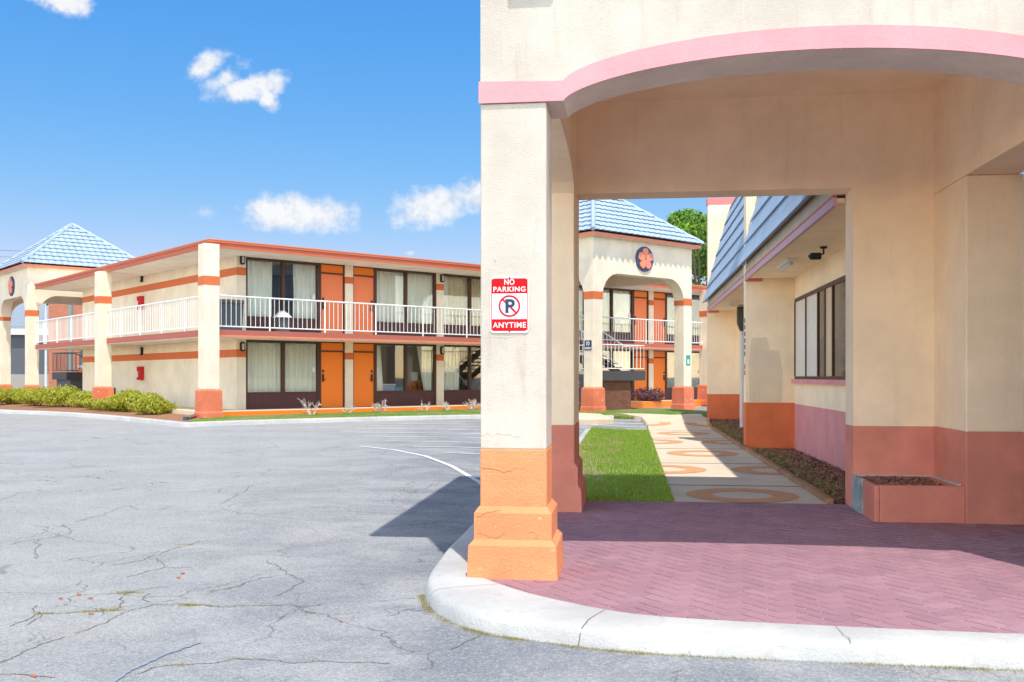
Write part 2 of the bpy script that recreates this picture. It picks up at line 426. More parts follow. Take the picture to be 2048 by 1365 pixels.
# painted lines
ln = MB()
curve = gp((720,893),(790,901),(850,913),(905,934),(960,966),(1000,1000))
ground_ribbon(ln, curve, .10, .008, 0, sub=4)
for i in range(11):
    v = 17.0 + i*1.3
    u0 = lerp(-1.9, -7.5, min(1, i/6.0)); u1 = -1.32 if v < 30 else .5
    ground_ribbon(ln, [PF.xy(u0, v - .5*(u0+1.3)*0.02), PF.xy(u1, v)], .10, .008, 0, sub=6)
for i in range(4):
    v = 30.6 + i*.85
    ground_ribbon(ln, [PF.xy(-4.5, v), PF.xy(.5, v)], .10, .008, 0, sub=6)
tag(ln.build('parking_lines', M['whiteline']), kind='structure')

# ------------------------------------------------------------------ portico slab: kerb and herringbone pavers
OUT = [(-1.74,13.0),(-1.74,11.5),(-1.73,10.2),(-1.72,9.2),(-1.68,8.2),(-1.60,7.55),(-1.41,7.0),(-1.04,6.53),(-.51,6.28),(.125,6.12),(1.31,6.06),(2.33,6.03),(4.0,6.0),(7.5,5.95)]
INN = [(-1.36,13.0),(-1.36,11.5),(-1.36,10.2),(-1.36,9.2),(-1.35,8.25),(-1.22,7.78),(-.92,7.36),(-.57,7.02),(-.066,6.67),(.40,6.54),(1.31,6.45),(2.43,6.39),(4.0,6.36),(7.5,6.33)]
def catmull(P, n=6):
    out = []
    for i in range(len(P)-1):
        p0, p1, p2, p3 = P[max(0,i-1)], P[i], P[i+1], P[min(len(P)-1,i+2)]
        for k in range(n):
            t = k/n
            out.append(tuple(.5*((2*p1[j])+(-p0[j]+p2[j])*t+(2*p0[j]-5*p1[j]+4*p2[j]-p3[j])*t*t+(-p0[j]+3*p1[j]-3*p2[j]+p3[j])*t**3) for j in (0,1)))
    return out + [P[-1]]
OUTs, INNs = catmull(OUT), catmull(INN)
ZP = -1.60
k = MB()
rows = []
for o_, i_ in zip(OUTs, INNs):
    def at(t, z): return (lerp(o_[0], i_[0], t), lerp(o_[1], i_[1], t), z)
    kl = math.hypot(o_[0]-i_[0], o_[1]-i_[1]); wob = .006*math.sin(o_[0]*9+o_[1]*5) + .004*math.sin(o_[0]*23)
    rows.append([at(-.01,-1.75), at((.0+wob)/kl,-1.71), at((.018+wob)/kl,-1.645), at((.035+wob)/kl,-1.612), at((.075+wob)/kl,-1.594+wob*.3), at(.6,-1.590+wob*.4), at(.95,-1.592), at(1,-1.597), at(1.0,-1.7)])
k.strip(rows)
kerb1 = tag(k.build('portico_kerb', M['kerb'], smooth=True, frame=PF), kind='structure')
j = MB()
def kjoint(idx, w):
    o_ = OUTs[idx]; o2 = OUTs[idx+1]
    tx, ty = o2[0]-o_[0], o2[1]-o_[1]
    i_ = min(INNs, key=lambda p: abs((p[0]-o_[0])*tx + (p[1]-o_[1])*ty) + (9 if math.hypot(p[0]-o_[0], p[1]-o_[1]) > .8 else 0))
    d = Vector((o2[0]-o_[0], o2[1]-o_[1])).normalized()*w
    kl = math.hypot(o_[0]-i_[0], o_[1]-i_[1])
    prof = [(-.012/kl,-1.72),(.004/kl,-1.68),(.012/kl,-1.645),(.03/kl,-1.607),(.075/kl,-1.5885),(.35,-1.585),(.95,-1.587)]
    rr = []
    for s_ in (0, 1):
        rr.append([(lerp(o_[0],i_[0],t)+d.x*s_*(.4+.6*(1-t))+.012*math.sin(t*11), lerp(o_[1],i_[1],t)+d.y*s_, z) for t, z in prof])
    j.strip(rr)
kjoint(68, .012); kjoint(50, .008); kjoint(60, .006); kjoint(34, .006); kjoint(75, .008)
j.build('kerb_joint', M['crack'], kerb1)
# mortar bed + individual bricks in one mesh, clipped to the slab outline
slab_poly = INNs + [(7.5,12.65),(-1.36,12.65)]
slab_poly = [p for p in INNs if p[1] < 12.65] + [(7.5,12.65),(-1.36,12.65)]
mb = MB(); mb.prism([p for p in slab_poly], 'z', -1.75, ZP-.006)
tag(mb.build('paver_bed', M['mortar'], frame=PF), kind='structure')
def clip(poly, clipper):
    out = poly
    n = len(clipper)
    for i in range(n):
        a, b = clipper[i], clipper[(i+1)%n]
        ex, ey = b[0]-a[0], b[1]-a[1]
        if abs(ex)+abs(ey) < 1e-9: continue
        def side(p): return ex*(p[1]-a[1]) - ey*(p[0]-a[0])
        nxt = []
        for q in range(len(out)):
            p, r = out[q], out[(q+1)%len(out)]
            sp, sr = side(p), side(r)
            if sp >= 0: nxt.append(p)
            if (sp >= 0) != (sr >= 0):
                t = sp/(sp-sr); nxt.append((lerp(p[0],r[0],t), lerp(p[1],r[1],t)))
        out = nxt
        if len(out) < 3: return []
    return out
hull = []   # convex hull of the slab outline, anticlockwise
pts = sorted(set((round(a,4), round(b,4)) for a, b in slab_poly))
def half(ps):
    h = []
    for p in ps:
        while len(h) > 1 and (h[-1][0]-h[-2][0])*(p[1]-h[-2][1]) - (h[-1][1]-h[-2][1])*(p[0]-h[-2][0]) <= 0: h.pop()
        h.append(p)
    return h
lo_, up_ = half(pts), half(pts[::-1]); hull = lo_[:-1] + up_[:-1]
pv = MB(); bw, gap = .126, .0055
ang = math.radians(38)
ca, sa = math.cos(ang), math.sin(ang)
cx0, cy0 = 2.0, 9.0
def brick(x0, y0, x1, y1):
    q = [(x0+gap, y0+gap), (x1-gap, y0+gap), (x1-gap, y1-gap), (x0+gap, y1-gap)]
    q = [(cx0 + a*ca - b*sa, cy0 + a*sa + b*ca) for a, b in q]
    if all(p[0] < -1.5 or p[0] > 7 or p[1] < 6.2 or p[1] > 12.8 for p in q): return
    q = clip(q, hull)
    if len(q) < 3: return
    z = ZP + R.uniform(-.0015, .0015)
    c = (sum(p[0] for p in q)/len(q), sum(p[1] for p in q)/len(q))
    top = [pv.bm.verts.new((lerp(p[0], c[0], .03), lerp(p[1], c[1], .03), z)) for p in q]
    bot = [pv.bm.verts.new((p[0], p[1], z-.012)) for p in q]
    pv.bm.faces.new(top)
    n = len(q)
    for i in range(n): pv.bm.faces.new((bot[i], bot[(i+1)%n], top[(i+1)%n], top[i]))
w = bw
for i in range(-60, 60):          # herringbone: each step (w,w) carries one flat and one upright brick
    for jn in range(-30, 30):
        ox = i*w + jn*2*w; oy = i*w - jn*2*w
        brick(ox, oy, ox+2*w, oy+w)
        brick(ox-w+0, oy+0, ox, oy+2*w)
tag(pv.build('herringbone_pavers', M['paver'], frame=PF, normals=False), kind='structure')

# ------------------------------------------------------------------ portico
portico = thing('entrance_portico', 'large cream stucco entrance portico with pink arch band and orange pillar base in the foreground', 'portico', PF, 1.5, 10.0, -1.6)
U0, U1, U2, U3 = -1.19, -.66, 3.64, 4.20
V0, V1, V2, V3 = 7.73, 8.26, 12.28, 12.72
def arch(u, z0, rise):
    d = (u-1.47)/1.99
    return z0 + (rise*(1-d*d)**.65 if abs(d) < 1 else 0)
us = [U1 + .08] + [1.47 + 1.99*math.sin(PI/2*t/20) for t in range(-20, 21)] + [U2-.10]
low = [(u, arch(u, 2.19, .33)) for u in us]
# front wall above the pillars
m1 = MB()
m1.prism([(U0, 2.19), (U1, 2.19)] + low + [(U2-.03, 2.19), (U3, 2.19), (U3, 5.0), (U0, 5.0)], 'y', V0, V1)
fw = m1.build('front_arch_wall', M['cream'], portico)
m1 = MB()
up = [(u, arch(u, 2.345, .345)) for u in us]
m1.prism([(U0-.012, 2.186), (U1, 2.186)] + [(a, b-.004) for a, b in low] + [(U3+.012, 2.186), (U3+.012, 2.345)] + up[::-1] + [(U0-.012, 2.36)], 'y', V0-.022, V0-.001)
m1.build('arch_band', M['pink'], portico)
def pillar(name, u0, u1, v0, v1, top, paint, wz=-.58, plinth=True, zb=-1.62):
    sh = MB(); sh.box(u0, u1, v0, v1, wz, top, .012)
    p = sh.build(name, M['cream' if v0 < 9 else 'cream_lifted'], portico)
    b = MB(); b.box(u0-.003, u1+.003, v0-.003, v1+.003, -1.06 if plinth else zb, wz+.002, .012); b.build('painted_base', M[paint], p)
    if plinth:
        b = MB()
        b.frustum((u0-.045,u1+.045,v0-.045,v1+.045), (u0-.045,u1+.045,v0-.045,v1+.045), -1.30, -1.085)
        b.frustum((u0-.045,u1+.045,v0-.045,v1+.045), (u0-.008,u1+.008,v0-.008,v1+.008), -1.085, -1.035)
        b.frustum((u0-.095,u1+.095,v0-.095,v1+.095), (u0-.085,u1+.085,v0-.085,v1+.085), zb, -1.34)
        b.frustum((u0-.085,u1+.085,v0-.085,v1+.085), (u0-.045,u1+.045,v0-.045,v1+.045), -1.34, -1.295)
        b.build('plinth', M[paint], p)
    return p
M['redpl'] = stucco('red_plinth_paint', (.66,.23,.165), var=.15, dirt=.2, chip=.7, chipcol=(.7,.4,.3))
pillar('pillar', U0, U1, V0, V1, 2.186, 'orange')
pillar('pillar', 3.64, U3, V0, V1, 2.186, 'orange')
pillar('pillar', U0, U1, 11.62, V3, 2.22, 'redpl')
pr = pillar('pillar', U2, U3+.04, 11.15, V3, 2.20, 'redwains', -.60, False)
# left side wall with its own low arch
zs = []
for t in range(0, 25):
    v = lerp(V1, 11.62, t/24); d = (v-9.94)/1.68
    zs.append((v, 2.19 + .27*max(0, 1-abs(d)**2.4)**.6))
m1 = MB(); m1.prism(zs + [(V3, 2.22), (V3, 5.0), (V1, 5.0)], 'x', U0, U1); m1.build('side_arch_wall', M['cream_lifted'], portico)
# right side wall: straight lintel
m1 = MB(); m1.prism([(V1, 2.19), (11.16, 2.203), (V3, 2.203), (V3, 5.0), (V1, 5.0)], 'x', U2, U3); m1.build('side_lintel_wall', M['cream_lifted'], portico)
# rear wall: lintel and the solid piece beside the opening
m1 = MB(); m1.box(U1, U2, V2, V3-.002, 2.30, 4.99); m1.box(2.70, U2, V2+.001, V3-.003, -.60, 2.301)
m1.build('rear_wall', M['cream_lifted'], portico)
m1 = MB(); m1.box(2.697, U2, V2-.002, V3-.001, -1.62, -.598); m1.build('rear_wainscot', M['redwains'], portico)
m1 = MB(); m1.box(U1-.02, U2+.02, V1-.02, V2+.02, 3.45, 3.55); m1.build('ceiling', M['cream_lifted'], portico)
m1 = MB(); m1.box(-1.62, 7.6, 7.2, 12.80, 5.003, 5.20); m1.build('flat_roof', M['cream'], portico)
m1 = MB(); m1.tube([(1.2, 11.0, 3.45), (1.2, 11.0, 3.39)], .05, 10); m1.build('ceiling_fitting', M['dark'], portico)
# lobby front on the right behind the side opening
lob = thing('lobby_front', 'dark brown lobby entrance wall behind the right side of the portico', 'building', PF, 6.4, 10.5, -1.6)
m1 = MB(); m1.box(6.2, 6.4, 8.6, 12.7, 1.0, 3.9); m1.build('wall', M['cream_lifted'], lob)
m1 = MB(); m1.box(6.22, 6.38, 8.6, 12.7, -1.62, 1.0); m1.build('door', M['brown'], lob)
m1 = MB(); m1.box(4.205, 7.6, 7.80, 8.20, -1.62, 4.99); m1.build('sun_block_wall', M['cream'], lob)  # unseen wall added to keep sun off the pavers at the right
# unseen box of unknown kind, placed to cast the shadow on the wall
fl = thing('shadow_casting_box', 'unseen grey box high on the portico front that casts the shadow above the pillar', 'light', PF, -.72, V0-.001, 3.4)
m1 = MB(); m1.box(-.90, -.54, V0-.2, V0-.03, 3.37, 3.66, .015); b_ = m1.build('housing', M['dark'], fl)
m1 = MB(); m1.box(-.8, -.64, V0-.03, V0-.001, 3.45, 3.6); m1.build('bracket', M['dark'], fl)

def face_pt(px, py, v):
    q_ = (px-1024)/F; t_ = v/(.1201*q_ + .9928); return ((.9928*q_ - .1201)*t_, (754-py)/F*t_)
M['hair'] = plain('hairline_crack', (.30,.17,.10), 1)
M['hairc'] = plain('hairline_crack_in_cream', (.42,.34,.26), 1)
def face_crack(pts, v, w, m, name='crack'):
    P = frac([face_pt(a, b, v) for a, b in pts], 4); q = MB(); rows = []
    for i_, p in enumerate(P):
        ww = w*R.uniform(.3, 1.2); rows.append([(p[0], v-.0012, p[1]-ww/2), (p[0], v-.0012, p[1]+ww/2)])
    q.strip(rows); return q.build(name, m, portico)
for pts, v, w, m in [([(958,936),(985,939),(1024,941)], V0-.003, .008, 'hair'), ([(1024,941),(1050,938)], V0-.003, .004, 'hair'), ([(953,1036),(975,1024),(1000,1022)], V0-.045, .008, 'hair'),
        ([(957,1068),(985,1074),(1012,1069)], V0-.045, .008, 'hair'), ([(1055,1066),(1066,1064),(1075,1074),(1070,1078)], V0-.045, .006, 'hair'), ([(958,871),(985,873),(1015,870),(1040,875)], V0, .004, 'hairc'),
        ([(1060,1130),(1075,1145),(1090,1140)], V0-.09, .006, 'hair'), ([(962,676),(1000,677),(1035,676)], V0, .003, 'hairc'), ([(1000,1160),(1040,1163),(1100,1166)], V0-.092, .010, 'hair'),
        ([(988,520),(991,531)], V0, .012, 'hair'), ([(1205,140),(1218,95),(1214,60),(1222,20)], V0, .003, 'hairc'), ([(1500,45),(1490,25),(1497,2)], V0, .003, 'hairc')]:
    face_crack(pts, v, w, M[m])

# planter in the corner
pl = thing('planter_box', 'low coral planter box with worn blue end in the portico corner', 'planter', PF, 3.2, 11.7, -1.6)
m1 = MB(); m1.box(2.735, 3.638, 11.165, 11.28, -1.62, -1.20, .012); m1.box(3.52, 3.636, 11.285, V2-.004, -1.62, -1.205, .01); m1.box(2.68, 2.7345, 11.165, 11.715, -1.62, -1.20, .01); m1.box(2.736, 3.52, V2-.07, V2-.004, -1.62, -1.205, .01)
m1.build('wall', M['redpl'], pl)
m1 = MB(); m1.box(2.68, 2.735, 11.72, V2-.004, -1.62, -1.195, .008); m1.build('end_board', M['bluewood'], pl)
m1 = MB()
rows = [[(lerp(2.736, 3.52, a/10), lerp(11.29, V2-.07, b/10), -1.225 + R.uniform(-.02,.02)) for a in range(11)] for b in range(11)]
m1.strip(rows); m1.build('soil', M['soil'], pl)
m1 = MB(); m1.box(2.737, 3.636, V2-.05, V2-.004, -1.204, -1.185, .004); m1.box(3.585, 3.636, 11.3, V2-.05, -1.204, -1.187, .004); m1.build('worn_rim', M['kerb'], pl)
def litter(fn, n, size, sd):
    r = random.Random(sd); q = MB()
    for _ in range(n):
        x, y, z = fn(r); a = r.uniform(0, 2*PI); t_ = r.uniform(-.5, .5); l = size*r.uniform(.5, 1.3)
        e1 = Vector((math.cos(a), math.sin(a), t_))*l; e2 = Vector((-math.sin(a), math.cos(a), r.uniform(-.4,.4)))*l*.55; c = Vector((x, y, z))
        q.poly([c-e1, c-e2, c+e1, c+e2])
    return q
M['litter'] = leafy('brown_leaf_litter', [(.30,.13,.08), (.42,.22,.14), (.20,.08,.05), (.50,.30,.20), (.26,.11,.07)], .8, .1)
litter(lambda r: (r.uniform(2.8,3.5), r.uniform(11.3,12.2), -1.205+r.uniform(0,.015)), 900, .022, 3).build('leaf_litter', M['litter'], pl, normals=False)['kind'] = 'stuff'

# ------------------------------------------------------------------ writing
def text_mesh(txt, size, bold=.0, space=1.0):
    cu = bpy.data.curves.new('t', 'FONT'); cu.body = txt; cu.size = size; cu.offset = bold; cu.align_x = 'CENTER'; cu.align_y = 'CENTER'; cu.space_character = space
    cu.extrude = .0012
    ob = bpy.data.objects.new('t', cu); COL.objects.link(ob)
    dg = bpy.context.evaluated_depsgraph_get()
    me = bpy.data.meshes.new_from_object(ob.evaluated_get(dg))
    bpy.data.objects.remove(ob); bpy.data.curves.remove(cu)
    return me
def text_part(name, txt, size, m, parent, loc, mapping, bold=0, width=None, space=1.0):
    """mapping: function (tx, ty, tz) -> local offset"""
    me = text_mesh(txt, size, bold, space)
    xs = [v.co.x for v in me.vertices]; ys = [v.co.y for v in me.vertices]
    cx, cy = (min(xs)+max(xs))/2, (min(ys)+max(ys))/2
    sx = (width/(max(xs)-min(xs))) if width else 1
    for v in me.vertices:
        d = mapping((v.co.x-cx)*sx, v.co.y-cy, v.co.z)
        v.co = (loc[0]+d[0], loc[1]+d[1], loc[2]+d[2])
    me.materials.clear(); me.materials.append(m); me.name = name
    o = bpy.data.objects.new(name, me); COL.objects.link(o); o.parent = parent
    return o
front = lambda x, y, z: (x, -z, y)
leftf = lambda x, y, z: (-z, -x, y)
# NO PARKING sign: 0.305 x 0.457
def rrect(w, h, r, cx=0, cz=0, n=6):
    P = []
    for sx, sz, a0 in ((1,1,0),(-1,1,90),(-1,-1,180),(1,-1,270)):
        for k in range(n+1):
            a = math.radians(a0 + 90*k/n); P.append((cx + sx*(w/2-r) + r*math.cos(a), cz + sz*(h/2-r) + r*math.sin(a)))
    return P
sg = thing('no_parking_sign', 'red and white NO PARKING ANYTIME sign screwed to the orange based front pillar', 'sign', PF, -.955, V0, .575)
sw, sh_ = .305, .447
def SP(name, polys, m, d0, d1, parent=None):
    q = MB()
    for p in polys: q.prism([(a-.955, b+.575) for a, b in p], 'y', V0-d1, V0-d0)
    return q.build(name, m, parent or sg)
plate = SP('plate', [rrect(sw, sh_, .022)], M['signwhite'], .004, .010)
SP('red_panel', [[(-.14,.09)]+[(.14,.09)]+[p for p in rrect(.28,.42,.016) if p[1] > .1]], M['signred'], .0102, .0112)
SP('red_panel', [[p for p in rrect(.28,.42,.016) if p[1] < -.13] + [(.14,-.115),(-.14,-.115)]], M['signred'], .0102, .0112)
for e_ in (-.143, .143): SP('red_border', [[(e_-.003,-.205),(e_+.003,-.205),(e_+.003,.205),(e_-.003,.205)]], M['signred'], .0103, .0110)
SP('centre_panel', [[(-.132,-.108),(.132,-.108),(.132,.084),(-.132,.084)]], M['signpanel'], .0102, .0108)
ring = MB(); cz = .575 - .011; cxs = -.955
rows = []
for k_ in range(41):
    a = 2*PI*k_/40
    rows.append([(cxs + r*math.cos(a), V0-.0125, cz + r*math.sin(a)) for r in (.073, .087)])
ring.strip(rows)
d = Vector((math.cos(math.radians(-45)), 0, math.sin(math.radians(-45)))); nrm = Vector((d.z, 0, -d.x))
c0 = Vector((cxs, V0-.0127, cz))
q = [c0 - d*.078 + nrm*.0075, c0 + d*.078 + nrm*.0075, c0 + d*.078 - nrm*.0075, c0 - d*.078 - nrm*.0075]
ring.poly([tuple(p) for p in q]); ring.build('prohibition_ring', M['signred'], sg)
text_part('lettering', 'NO', .060, M['signwhite'], sg, (0, -.0125, .181), front, .0012, .082, 1.1)
text_part('lettering', 'PARKING', .054, M['signwhite'], sg, (0, -.0125, .124), front, .0010, .258, 1.12)
text_part('lettering', 'ANYTIME', .062, M['signwhite'], sg, (0, -.0125, -.162), front, .0010, .266, 1.12)
text_part('letter_p', 'P', .15, M['signnavy'], sg, (.006, -.0118, -.011), front, .004, .075)
for z in (.215, -.213):
    sc_ = MB(); sc_.disc((-.955, .575+z), .006, 'y', (V0-.0135, V0-.009), 10); sc_.build('screw', M['black'], sg)

# ------------------------------------------------------------------ tiled slopes
def tile_slope(mb, e0, e1, t0, t1, pitch=.25, course=.36, amp=.045, seg=6, step=.035, zig=.07):
    """eave e0->e1, top t0->t1 (may meet); pan tiles running up the slope in courses"""
    e0, e1, t0, t1 = map(Vector, (e0, e1, t0, t1))
    ax = (e1-e0).normalized(); L = (e1-e0).length
    upv = (t0+t1)/2 - (e0+e1)/2; upv = upv - ax*upv.dot(ax); H = upv.length; upv.normalize()
    nrm = ax.cross(upv).normalized()
    if nrm.z < 0: nrm = -nrm
    l1 = (t0-e0).dot(ax); r1 = (t1-e0).dot(ax)
    nc = max(1, round(H/course)); ns = int(L/pitch*seg)
    xs = [L*i/ns for i in range(ns+1)]
    for c in range(nc):
        s0, s1 = c/nc, (c+1)/nc
        rows = []
        for kr, (s, lift) in enumerate(((min(1, s0+.075/H), -.012), (s0, step), (min(1, s1+.08/H), 0.0))):
            xl, xr = l1*s, lerp(L, r1, s); r = []
            for x in xs:
                xx = max(xl, min(xr, x)); ph = (x/pitch) % 1
                wv = amp*(abs(math.sin(PI*ph))**.8); sz = s - (zig/H*(1-abs(2*ph-1)) if kr < 2 else 0)
                r.append(tuple(e0 + ax*xx + upv*(H*sz) + nrm*(wv + lift)))
            rows.append(r)
        mb.strip(rows)

def hip_roof(parent, x0, x1, y0, y1, ze, zt, m):
    cx, cy = (x0+x1)/2, (y0+y1)/2; t = (cx, cy, zt)
    mb = MB()
    C = [(x0,y0,ze),(x1,y0,ze),(x1,y1,ze),(x0,y1,ze)]
    for i in range(4): tile_slope(mb, C[i], C[(i+1)%4], t, t, pitch=.30, course=.36, amp=.06, step=.06)
    r = mb.build('roof', m, parent, normals=False)
    hp = MB()
    for c in C:
        P = [Vector(c).lerp(Vector(t), k/14) + Vector((0,0,.06 + .02*(k%2))) for k in range(15)]
        hp.tube([tuple(p) for p in P], .085, 6)
    hp.build('hip_cap', m, r)
    return r

# ------------------------------------------------------------------ motel
motel = thing('motel_building', 'long two storey cream motel wing with orange doors and white balcony railings', 'building', MF, 1.6, 1.6, -1.25)
Z1, ZC1, ZS, ZC2, ZT = -1.09, 1.24, 1.46, 4.0, 4.246
XE, YE = 31.0, 19.3
WX = 1.6
# walls
m1 = MB()
m1.box(WX, WX+.25, 1.85, 17.8, -1.3, ZC1); m1.box(WX, WX+.25, 1.85, 17.8, ZS, ZC2)
m1.box(WX, WX+.33, WX, 1.85, -1.3, ZC1); m1.box(WX, WX+.33, WX, 1.85, ZS, ZC2)
m1.box(WX+.25, 8, 17.55, 17.8, -1.3, ZC2)
wall = m1.build('wall', M['cream_motel'], motel)
m1 = MB()
for z in (.65, 3.37):
    m1.box(WX-.004, WX, WX-.004, 17.8, z, z+.26); m1.box(WX, WX+.33, WX-.004, WX, z, z+.26)
m1.build('wall_stripe', M['stripe'], wall)
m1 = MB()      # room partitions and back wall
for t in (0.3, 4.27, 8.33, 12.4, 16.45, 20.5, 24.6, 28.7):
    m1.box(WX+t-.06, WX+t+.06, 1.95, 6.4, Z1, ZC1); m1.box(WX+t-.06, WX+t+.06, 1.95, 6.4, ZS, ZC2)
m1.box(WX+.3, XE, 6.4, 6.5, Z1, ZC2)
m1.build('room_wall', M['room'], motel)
# ground walk, slab, roof
m1 = MB(); m1.box(0, XE, 0, 8, -1.45, Z1); m1.box(0.002, 2.0, 8, YE+6, -1.45, Z1-.09); m1.build('walkway_slab', M['conc'], motel)
m1 = MB(); m1.box(.2, XE, -.02, 0, -1.45, Z1+.004); m1.build('walkway_step', M['door'], motel)
m1 = MB(); m1.box(0, XE, 0, 8, ZC1, ZS); m1.box(0, 8, 8, YE, ZC1, ZS); bs = m1.build('balcony_slab', M['soffit'], motel)
m1 = MB(); m1.box(-.02, XE, -.02, 0, ZC1+.02, ZS+.005); m1.box(-.02, 0, 0, YE, ZC1+.02, ZS+.005); m1.build('slab_edge', M['slabedge'], bs)
m1 = MB(); m1.box(-.024, XE, -.03, -.02, ZC1+.0, ZC1+.06); m1.build('slab_drip', M['fascia_hi'], bs)
m1 = MB(); m1.box(.03, XE, .03, 8, ZC2, ZT-.04); m1.box(.03, 8, 8, YE, ZC2, ZT-.04); rf = m1.build('roof', M['soffit'], motel)
m1 = MB()
def fascia(mb, y0, y1, z0, z1):
    mb.box(y0, XE, y0, y1, z0, z1); mb.box(y0, y1, y1, YE, z0, z1)
fascia(m1, -.02, .03, ZC2-.01, ZT-.10); m1.build('fascia', M['fascia'], rf)
m1 = MB(); fascia(m1, -.06, .03, ZT-.099, ZT-.03); m1.build('fascia', M['fascia'], rf)
m1 = MB(); fascia(m1, -.07, .06, ZT-.029, ZT); m1.build('drip_edge', M['fascia_hi'], rf)
# outer pillars
def motel_pillar(parent, x0, y0, top, s=.48, band=True, zb=-1.32):
    q = MB(); q.box(x0, x0+s, y0, y0+s, -.40, top, .01); p = q.build('pillar', M['cream_motel'], parent)
    q = MB(); q.frustum((x0-.07,x0+s+.07,y0-.07,y0+s+.07), (x0-.06,x0+s+.06,y0-.06,y0+s+.06), -1.06, -.43); q.frustum((x0-.06,x0+s+.06,y0-.06,y0+s+.06), (x0-.004,x0+s+.004,y0-.004,y0+s+.004), -.43, -.37)
    q.frustum((x0-.10,x0+s+.10,y0-.10,y0+s+.10), (x0-.09,x0+s+.09,y0-.09,y0+s+.09), zb, -1.10); q.frustum((x0-.09,x0+s+.09,y0-.09,y0+s+.09), (x0-.07,x0+s+.07,y0-.07,y0+s+.07), -1.10, -1.058)
    q.build('painted_base', M['coral'], p)
    if band:
        q = MB(); q.box(x0-.008, x0+s+.008, y0-.008, y0+s+.008, 2.80, 3.07); q.build('orange_band', M['stripe'], p)
    return p
M['bandor'] = plain('coral_band_paint', (.70,.17,.09), .7)
motel_pillar(motel, -.31, -.31, 4.06); motel_pillar(motel, -.31, 9.5, 4.02); motel_pillar(motel, 23.9, -.31, 4.02)
# balcony railings: 2 m panels, each a part with its own post
def rail_panel(x0, y0, x1, y1, parent, z0=ZS, post=True):
    q = MB(); L = math.hypot(x1-x0, y1-y0); n = max(2, round(L/.17))
    q.tube([(x0,y0,z0+1.06),(x1,y1,z0+1.06)], .028, 6); q.tube([(x0,y0,z0+.11),(x1,y1,z0+.11)], .022, 6)
    for i in range(1, n):
        t = i/n; x, y = lerp(x0,x1,t), lerp(y0,y1,t); q.tube([(x,y,z0+.11),(x,y,z0+1.05)], .0105, 4)
    if post: q.tube([(x1,y1,z0-.17),(x1,y1,z0+1.06)], .026, 6)
    return q.build('railing', M['white'], parent)
xs = [.2] + [2.0*i for i in range(1, 16)]
for a, b in zip(xs, xs[1:]): rail_panel(a, .01, b, .01, motel)
ysr = [.2] + [2.0*i for i in range(1, 10)]
for a, b in zip(ysr, ysr[1:]): rail_panel(.01, a, .01, b, motel)
rail_panel(.01, 18.0, .01, 19.3, motel)

# facade: pilasters, windows, doors
def curtain(x0, x1, x0b, x1b, y, z0, z1, m, parent, waves=.17):
    q = MB(); n = max(6, int((x1-x0)/.03)); rows = []
    for kz in range(9):
        t = kz/8; z = lerp(z0, z1, t); a = lerp(x0b, x0, t); b = lerp(x1b, x1, t)
        rows.append([(lerp(a,b,i/n), y + .06*math.sin(i/n*(x1-x0)/waves*2*PI + .8*math.sin(i*.37)) + .012*math.sin(i*1.7+kz*.4), z) for i in range(n+1)])
    q.strip(rows); return q.build('curtain', m, parent, smooth=True)
def window(x0, x1, z0, z1, mode):
    y = WX; zs_ = z0+.52; mid = (x0+x1)/2
    q = MB()
    q.box(x0, x0+.07, y+.02, y+.16, z0, z1); q.box(x1-.07, x1, y+.02, y+.16, z0, z1)
    q.box(x0+.07, x1-.07, y+.02, y+.16, z1-.07, z1); q.box(mid-.05, mid+.05, y+.02, y+.16, zs_+.05, z1-.07)
    q.box(x0+.07, x1-.07, y+.02, y+.16, zs_, zs_+.05)
    f = q.build('window', M['brown'], motel)
    q = MB(); q.box(x0+.07, x1-.07, y+.05, y+.13, z0, zs_); q.build('sill_panel', M['maroon'], f)
    q = MB()
    q.box(x0+.07, mid-.05, y+.085, y+.093, zs_+.05, z1-.07); q.box(mid+.05, x1-.07, y+.085, y+.093, zs_+.05, z1-.07); q.build('pane', M['glass'], f)
    a, b = x0+.06, x1-.06; c, d_ = zs_+.02, z1-.08; yc = y+.26
    C1, C2 = M['curtain'], M['curtain2']
    if mode == 'closed': curtain(a, b, a, b, yc, c, d_, C1, f)
    elif mode == 'split': curtain(a, a+1.0, a, a+.98, yc, c, d_, C1, f); curtain(b-.85, b, b-.8, b, yc, c, d_, C1, f)
    elif mode == 'open': curtain(a, a+.28, a, a+.42, yc, c, d_, C1, f); curtain(b-.68, b, b-.34, b, yc, c, d_, C1, f)
    elif mode == 'tan': curtain(a, a+.3, a, a+.32, yc-.04, c, d_, C1, f); curtain(a+.22, b, a+.22, b, yc, c, d_, C2, f)
    elif mode == 'half': curtain(a, a+.95, a, a+.95, yc, c, d_, C1, f)
    elif mode == 'right': curtain(a+.75, b, a+.7, b, yc, c, d_, C1, f)
    elif mode == 'leftc': curtain(a, b-.9, a, b-1.1, yc, c, d_, C1, f)
    q = MB()
    nx = x1-.20 if mode in ('split','closed','right') else x0+.13
    q.box(nx-.05, nx+.05, y+.078, y+.084, z0+1.25, z0+1.42); q.build('notice', M['signwhite'], f)
    return f
